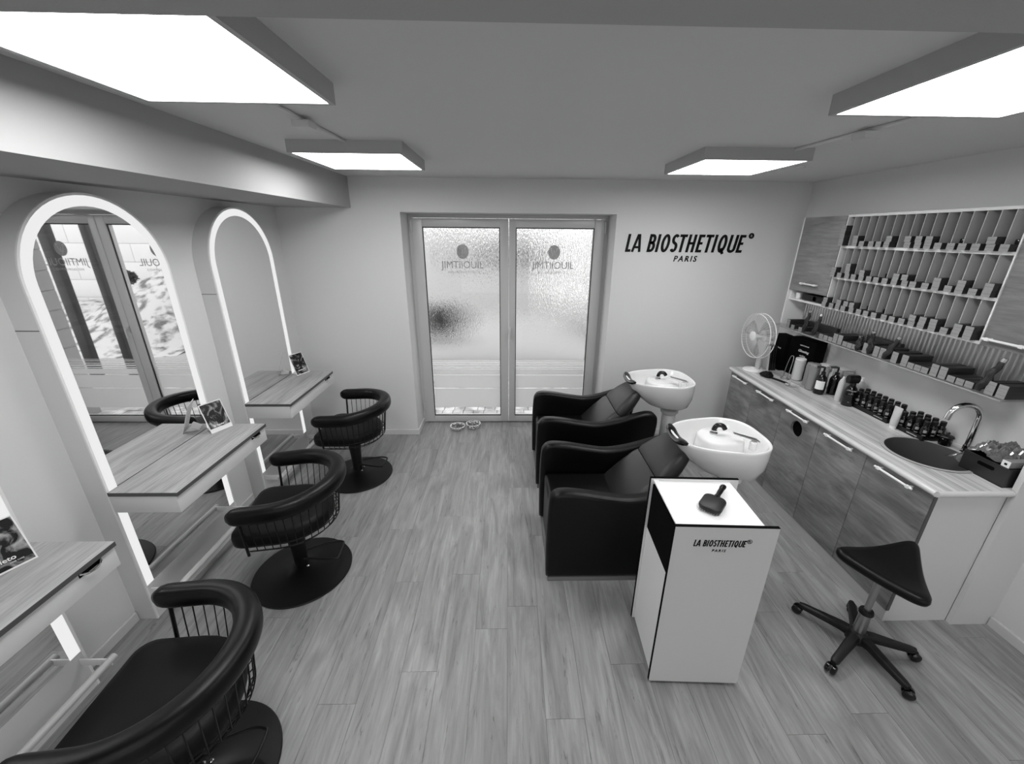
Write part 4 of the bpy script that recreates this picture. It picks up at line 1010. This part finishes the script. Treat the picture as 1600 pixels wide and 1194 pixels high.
for i in range(7):
    a = random.random() * 3; x, y = 2.405 + .022 * math.cos(i * 1.9) + .012 * (i % 2), 3.185 + .035 * math.sin(i * 1.3)
    bm = B(); tube(bm, [(.022 * math.cos(2 * PI * k / 16), .009 * math.sin(2 * PI * k / 16), .003 + .003 * i * 0) for k in range(16)], .0028, 6, closed=True)
    o = obj('hair_clip', bm, M_pale); o.location = (x, y, ZW + .0006 + .0062 * i); o.rotation_euler = (0, 0, a); tag(o, '%s pale oval hair clip of the small heap in front of the cans' % (['lowest'] + ordn[1:6] + ['topmost'])[i], 'hair clip', 'heap of pale hair clips')
# trays with dark bottles
def small_bottle(t_label, x, y, h, k, first=[None]):
    if first[0]: o = copy_tree(first[0], t_label, (x, y, ZW + .013), math.radians(k * 37 % 30 - 15))
    else:
        t = thing('dark_bottle', t_label, 'bottle', (x, y, ZW + .013), group='small dark bottles in the display trays')
        bm = B(); lathe(bm, [(.018, 0), (.0205, .003), (.0205, .062), (.014, .075), (.012, .078)], 20); b = obj('body', bm, M_bgloss, t)
        bm = B(); lathe(bm, [(.0155, .078), (.0155, .104), (.013, .107)], 18); obj('cap', bm, M_bplast, t)
        r = .0209; O = [(r * math.cos(a), r * math.sin(a)) for a in [math.radians(205 + 50 * j / 8) for j in range(9)]]
        bm = B(); band(bm, O, [(q[0] * .985, q[1] * .985) for q in O], .034, .052, 'z'); obj('label', bm, plain('label_silver', .35, .3), t)
        bm = B(); band(bm, O, [(q[0] * .985, q[1] * .985) for q in O], .014, .019, 'z'); obj('label', bm, plain('label_silver', .35, .3), t)
        first[0] = t; o = t
    return o
def tray(label, ya, yb, which):
    t = thing('display_tray', label, 'tray', (0, 0, ZW), group='black display trays on the worktop')
    bm = B(); box(bm, 2.61, 2.785, yb, ya, 0, .012); obj('base', bm, M_bplast, t, smooth=0); bobj('front_lip', M_bplast, t, 2.604, 2.61, yb, ya, 0, .03, smooth=0)
    bm = B(); text_mesh(bm, 'LABIOSTHETIQUE', .009, 0, .012, 1, depth=.001); l = obj('lettering', bm, M_textw, t, smooth=0); l.location = (2.6035, yb + .07, 0); l.rotation_euler = (0, 0, math.radians(-90))
    n = int((ya - yb - .01) / .05); rn = ['front', 'second', 'back']
    for r_ in range(3):
        for k in range(n):
            y = ya - .03 - k * .05; small_bottle('small dark bottle in the %s tray, %s row, %s from the left' % (which, rn[r_], ordn[k]), 2.64 + r_ * .053, y, .1, k + r_)
tray('black display tray with dark bottles left of the white tube', 2.85, 2.47, 'longer left'); tray('black display tray with dark bottles right of the white tube', 2.43, 2.215, 'shorter right')
tb = thing('cream_tube', 'white cream tube standing on its cap before the dark bottles', 'tube', (2.585, 2.40, ZW)); bm = B()
loft(bm, [[(a * math.cos(2 * PI * k / 24), b_ * math.sin(2 * PI * k / 24), z) for k in range(24)] for a, b_, z in ((.021, .021, .02), (.022, .023, .06), (.015, .027, .11), (.004, .031, .152))]); obj('body', bm, M_pale, tb, smooth=60)
bm = B(); lathe(bm, [(.018, 0), (.019, .002), (.019, .02)], 24); obj('cap', bm, M_white2, tb)
jr = bottle('candle_jar', 'small dark glass jar with a knobbed lid left of the tap', 'jar', 2.70, 2.165, [(.026, 0), (.03, .004), (.03, .045), (.024, .052)], M_bgloss, lambda t, b: (lambda bm: (lathe(bm, [(.028, .052), (.036, .058), (.03, .066), (.008, .07), (.006, .076), (.010, .082), (.006, .088)], 24), obj('lid', bm, M_bplast, t)))(B()))
# crate at the near end
cr = thing('plastic_crate', 'black plastic crate at the near end of the worktop', 'crate', (2.54, 1.715, ZW)); bm = B()
w, l_, h = .25, .215, .10
for a in ((0, w, 0, .004), (0, w, l_ - .004, l_), (w - .004, w, .004, l_ - .004)): box(bm, *a, 0, h)
box(bm, 0, w, 0, l_, 0, .004); box(bm, 0, .004, .004, l_ - .004, 0, h); box(bm, -.005, w + .004, -.0, .004, h, h + .006); box(bm, -.005, .004, .004, l_, h, h + .006)
obj('shell', bm, plain('black_crate_plastic', .02, .35), cr, smooth=0)
bm = B(); prism(bm, rrect(.06, .14, .062, .082, .009, 4), -.0012, -.0002, 'x'); obj('hand_hole', bm, M_black, cr, smooth=0)
fb = thing('foil_carton', 'long pale cling film carton lying on the crate', 'carton', (2.545, 1.745, ZW + .107), math.radians(0)); bobj('carton', M_mid, fb, 0, .26, -.018, .018, 0, .034, bev=.001); e = bobj('end_label', M_white2, fb, -.001, 0, -.018, .018, 0, .034, smooth=0)
bm = B(); text_mesh(bm, 'ALU', .02, 0, .009, 1, depth=.001); l = obj('lettering', bm, M_text, fb, smooth=0); l.location = (.08, -.0186, 0)
bobj('black_square', M_text, e, -.0016, -.001, -.006, .006, .011, .022, smooth=0)
def crumple(name, label, cat, m, loc, sx, sy, sz, seed, n=26):
    bm = B(); V = []
    for i in range(n):
        row = []
        for j in range(n):
            u, v = i / (n - 1) * 2 - 1, j / (n - 1) * 2 - 1
            q = noise.noise(Vector((u * 2.2 + seed, v * 2.2, seed))) * .5 + abs(noise.noise(Vector((u * 6 + seed, v * 6, 1)))) * .5 + noise.noise(Vector((u * 13, v * 13 + seed, 2))) * .3
            e = max(0, 1 - (u * u + v * v) ** 1.2 * .6)
            row.append(bm.verts.new((u * sx * (1 + .1 * noise.noise(Vector((v * 3, seed, 0)))), v * sy * (1 + .1 * noise.noise(Vector((u * 3, seed, 5)))), max(.0, sz * (e * (.45 + q))))))
        V.append(row)
    fs = [bm.faces.new((V[i][j], V[i + 1][j], V[i + 1][j + 1], V[i][j + 1])) for i in range(n - 1) for j in range(n - 1)]
    bmesh.ops.solidify(bm, geom=fs, thickness=.0006)
    o = obj(name, bm, m, smooth=25); o.location = loc; return tag(o, label, cat)
M_foil = plain('crinkled_clear_wrap', .5, .14, metal=.6)
crumple('plastic_bag', 'crinkled shiny plastic bag lying on the black crate', 'bag', M_foil, (2.675, 1.865, ZW + .107), .125, .085, .10, 3.1)
crumple('foil_scrap', 'crumpled shiny wrap between the crate and the tap', 'foil', M_foil, (2.66, 1.985, ZW + .012), .10, .04, .06, 8.3, 18)

# ---------------------------------------------------------------- outside the door
bm = B(); box(bm, -6, 12, YD + .125, 16, -.35, -.035); o = obj('terrace_ground', bm, plain('gravel_ground', .42, .9), smooth=0); o['kind'] = 'structure'
bm = B()
for r_ in range(14):
    y = YD + .14 + r_ * .105; off = (r_ % 2) * .06; x = -1.6
    while x < .78:
        wv = random.choice((.09, .13, .17)); box(bm, x + off + .004, x + off + wv - .004, y + .004, y + .101, -.035, -.012 - random.random() * .004); x += wv
    pass
m, nt, b = _new('paver_stone'); tc = N(nt, 'ShaderNodeTexCoord'); nz = N(nt, 'ShaderNodeTexNoise'); nz.inputs['Scale'].default_value = 6; nt.links.new(tc.outputs['Object'], nz.inputs[0])
rp = N(nt, 'ShaderNodeValToRGB'); rp.color_ramp.elements[0].position = .35; rp.color_ramp.elements[0].color = (.3,) * 3 + (1,); rp.color_ramp.elements[1].position = .65; rp.color_ramp.elements[1].color = (.8,) * 3 + (1,); nt.links.new(nz.outputs[0], rp.inputs[0]); nt.links.new(rp.outputs[0], b.inputs['Base Color'])
o = obj('terrace_pavers', bm, m, smooth=0); o['kind'] = 'stuff'; o['label'] = 'pale cobbled pavers just outside the glass door'; o['category'] = 'paving'
# textured wind screen some metres behind the door
ws = thing('wind_screen', 'rippled glass wind screen seen through the terrace door', 'screen', (-.07, 7.0, -.035))
bm = B(); V = [bm.verts.new(p) for p in ((-1.5, 0, .001), (1.44, 0, .001), (1.44, 0, 3.1), (-1.5, 0, 3.1))]; bm.faces.new(V); obj('rippled_pane', bm, M_ripple, ws, smooth=0)
bm = B()
for a in ((-1.54, -1.5), (1.44, 1.48)): box(bm, a[0], a[1], -.03, .03, 0, 3.14)
box(bm, -1.5, 1.44, -.03, .03, 3.1, 3.14); obj('screen_frame', bm, plain('dark_frame', .03, .4), ws, smooth=0)
for lb, x, w_ in (('dark canopy post outside, nearer to the screen', 1.66, .10), ('dark canopy post outside, farther right', 2.22, .13)):
    bm = B(); box(bm, x, x + w_, 6.0, 6.1, -.03, 3.0, bev=.004); tag(obj('canopy_post', bm, MATS['dark_frame']), lb, 'post', 'dark canopy posts outside')
# garden: rendered walls, slope
bm = B(); box(bm, -5, 2.1, 14, 14.3, -.3, 2.4); o = tag(obj('garden_wall', bm, plain('pale_render', .55, .9, bump=.3, bscale=8), smooth=0), 'pale rendered garden wall behind the wind screen', 'wall')
bl = thing('block_wall', 'pale wall of large blocks beyond the canopy posts', 'wall', (2.4, 11, 0)); bobj('mortar', plain('mortar', .45, .9), bl, 0, 9, .012, .3, -.3, 3.6, smooth=0)
pb = None
for r_ in range(8):
    for c_ in range(9):
        if pb is None: pb = bobj('block', plain('pale_block', .8, .85, bump=.4, bscale=12), bl, .006, .994, 0, .05, .005, .445, bev=.006); o = pb
        else: o = bpy.data.objects.new('block', pb.data); C.objects.link(o); o.parent = bl
        o.location = (c_ * 1.0 + (r_ % 2) * .5 - .4, 0, r_ * .45)
bm = B(); nX, nY = 46, 24; V = []
for i in range(nX):
    row = []
    for j in range(nY):
        x, y = 2.0 + i * .2, 6.8 + j * .18; t_ = min(1, max(0, (y - 6.9) / 2.6)); t_ = t_ * t_ * (3 - 2 * t_)
        hh = .42 + 1.0 * min(1, max(0, (5.1 - x) / 1.6)) * min(1, max(0, (x - 2.0) / .8))
        z = t_ * hh + .10 * t_ * noise.noise(Vector((x * 2.3, y * 2.3, 0))) + .04 * noise.noise(Vector((x * 6, y * 6, 3))) - .06
        row.append(bm.verts.new((x, y, z)))
    V.append(row)
for i in range(nX - 1):
    for j in range(nY - 1): bm.faces.new((V[i][j], V[i + 1][j], V[i + 1][j + 1], V[i][j + 1]))
m, nt, b = _new('rough_grass'); tc = N(nt, 'ShaderNodeTexCoord'); nz = N(nt, 'ShaderNodeTexNoise'); nz.inputs['Scale'].default_value = 5; nz.inputs['Detail'].default_value = 8; nt.links.new(tc.outputs['Object'], nz.inputs[0])
rp = N(nt, 'ShaderNodeValToRGB'); rp.color_ramp.elements[0].position = .36; rp.color_ramp.elements[0].color = (.12,) * 3 + (1,); rp.color_ramp.elements[1].position = .52; rp.color_ramp.elements[1].color = (.6,) * 3 + (1,); nt.links.new(nz.outputs[0], rp.inputs[0]); nt.links.new(rp.outputs[0], b.inputs['Base Color'])
tag(obj('garden_slope', bm, m), 'rising rough garden slope in front of the block wall', 'slope')
def shrub(label, x, y, z, rx, rz_, seed, val):
    t = thing('shrub', label, 'shrub', (x, y, z), group='shrubs outside the glass door'); bm = B()
    rnd = random.Random(seed)
    for k in range(700):
        th, ph_ = rnd.random() * 2 * PI, math.acos(2 * rnd.random() - 1); q = rnd.random() ** .4
        c = Vector((rx * q * math.sin(ph_) * math.cos(th), rx * .7 * q * math.sin(ph_) * math.sin(th), rz_ + rz_ * q * math.cos(ph_)))
        s = .07; a = Vector((rnd.uniform(-1, 1), rnd.uniform(-1, 1), rnd.uniform(-1, 1))).normalized() * s; b_ = a.cross(Vector((rnd.random(), rnd.random(), 1))).normalized() * s * .6
        bm.faces.new([bm.verts.new(c + p) for p in (a, b_, -a, -b_)])
    o = obj('foliage', bm, plain('foliage_%d' % seed, val, .8), t, smooth=0); o['kind'] = 'stuff'
    bm = B(); tube(bm, [(0, 0, -.1), (0, 0, rz_)], .03, 6); obj('stem', bm, M_edge, t)
shrub('dark shrub at the left behind the wind screen', -1.45, 8.9, .05, .55, .36, 11, .10)
shrub('small shrub on the garden slope', 4.35, 9.3, 1.0, .22, .14, 12, .10)
bm = B(); box(bm, -.9, 1.1, 13.9, 13.99, 1.25, 1.75); tag(obj('dark_opening', bm, plain('dark_shutter', .03, .8), smooth=0), 'dark horizontal opening in the garden wall', 'opening')
# brick outer reveal right of the door
bw = thing('brick_reveal', 'grey brick reveal outside right of the glass door', 'wall', (1.02, 0, 0)); bobj('mortar', plain('mortar', .35, .9), bw, .006, .5, 4.535, 4.74, -.03, 2.9, smooth=0)
bmesh_b = None
for r_ in range(13):
    for c_ in range(1):
        if bmesh_b is None:
            bm = B(); box(bm, 0, .05, 0, .195, 0, .205, bev=.004, seg=1); o = obj('brick', bm, plain('grey_brick', .34, .9, bump=.5, bscale=40), bw); bmesh_b = o.data
        else: o = bpy.data.objects.new('brick', bmesh_b); C.objects.link(o); o.parent = bw
        o.location = (-.006 - random.random() * .004, 4.54 + c_ * .205, -.02 + r_ * .215)
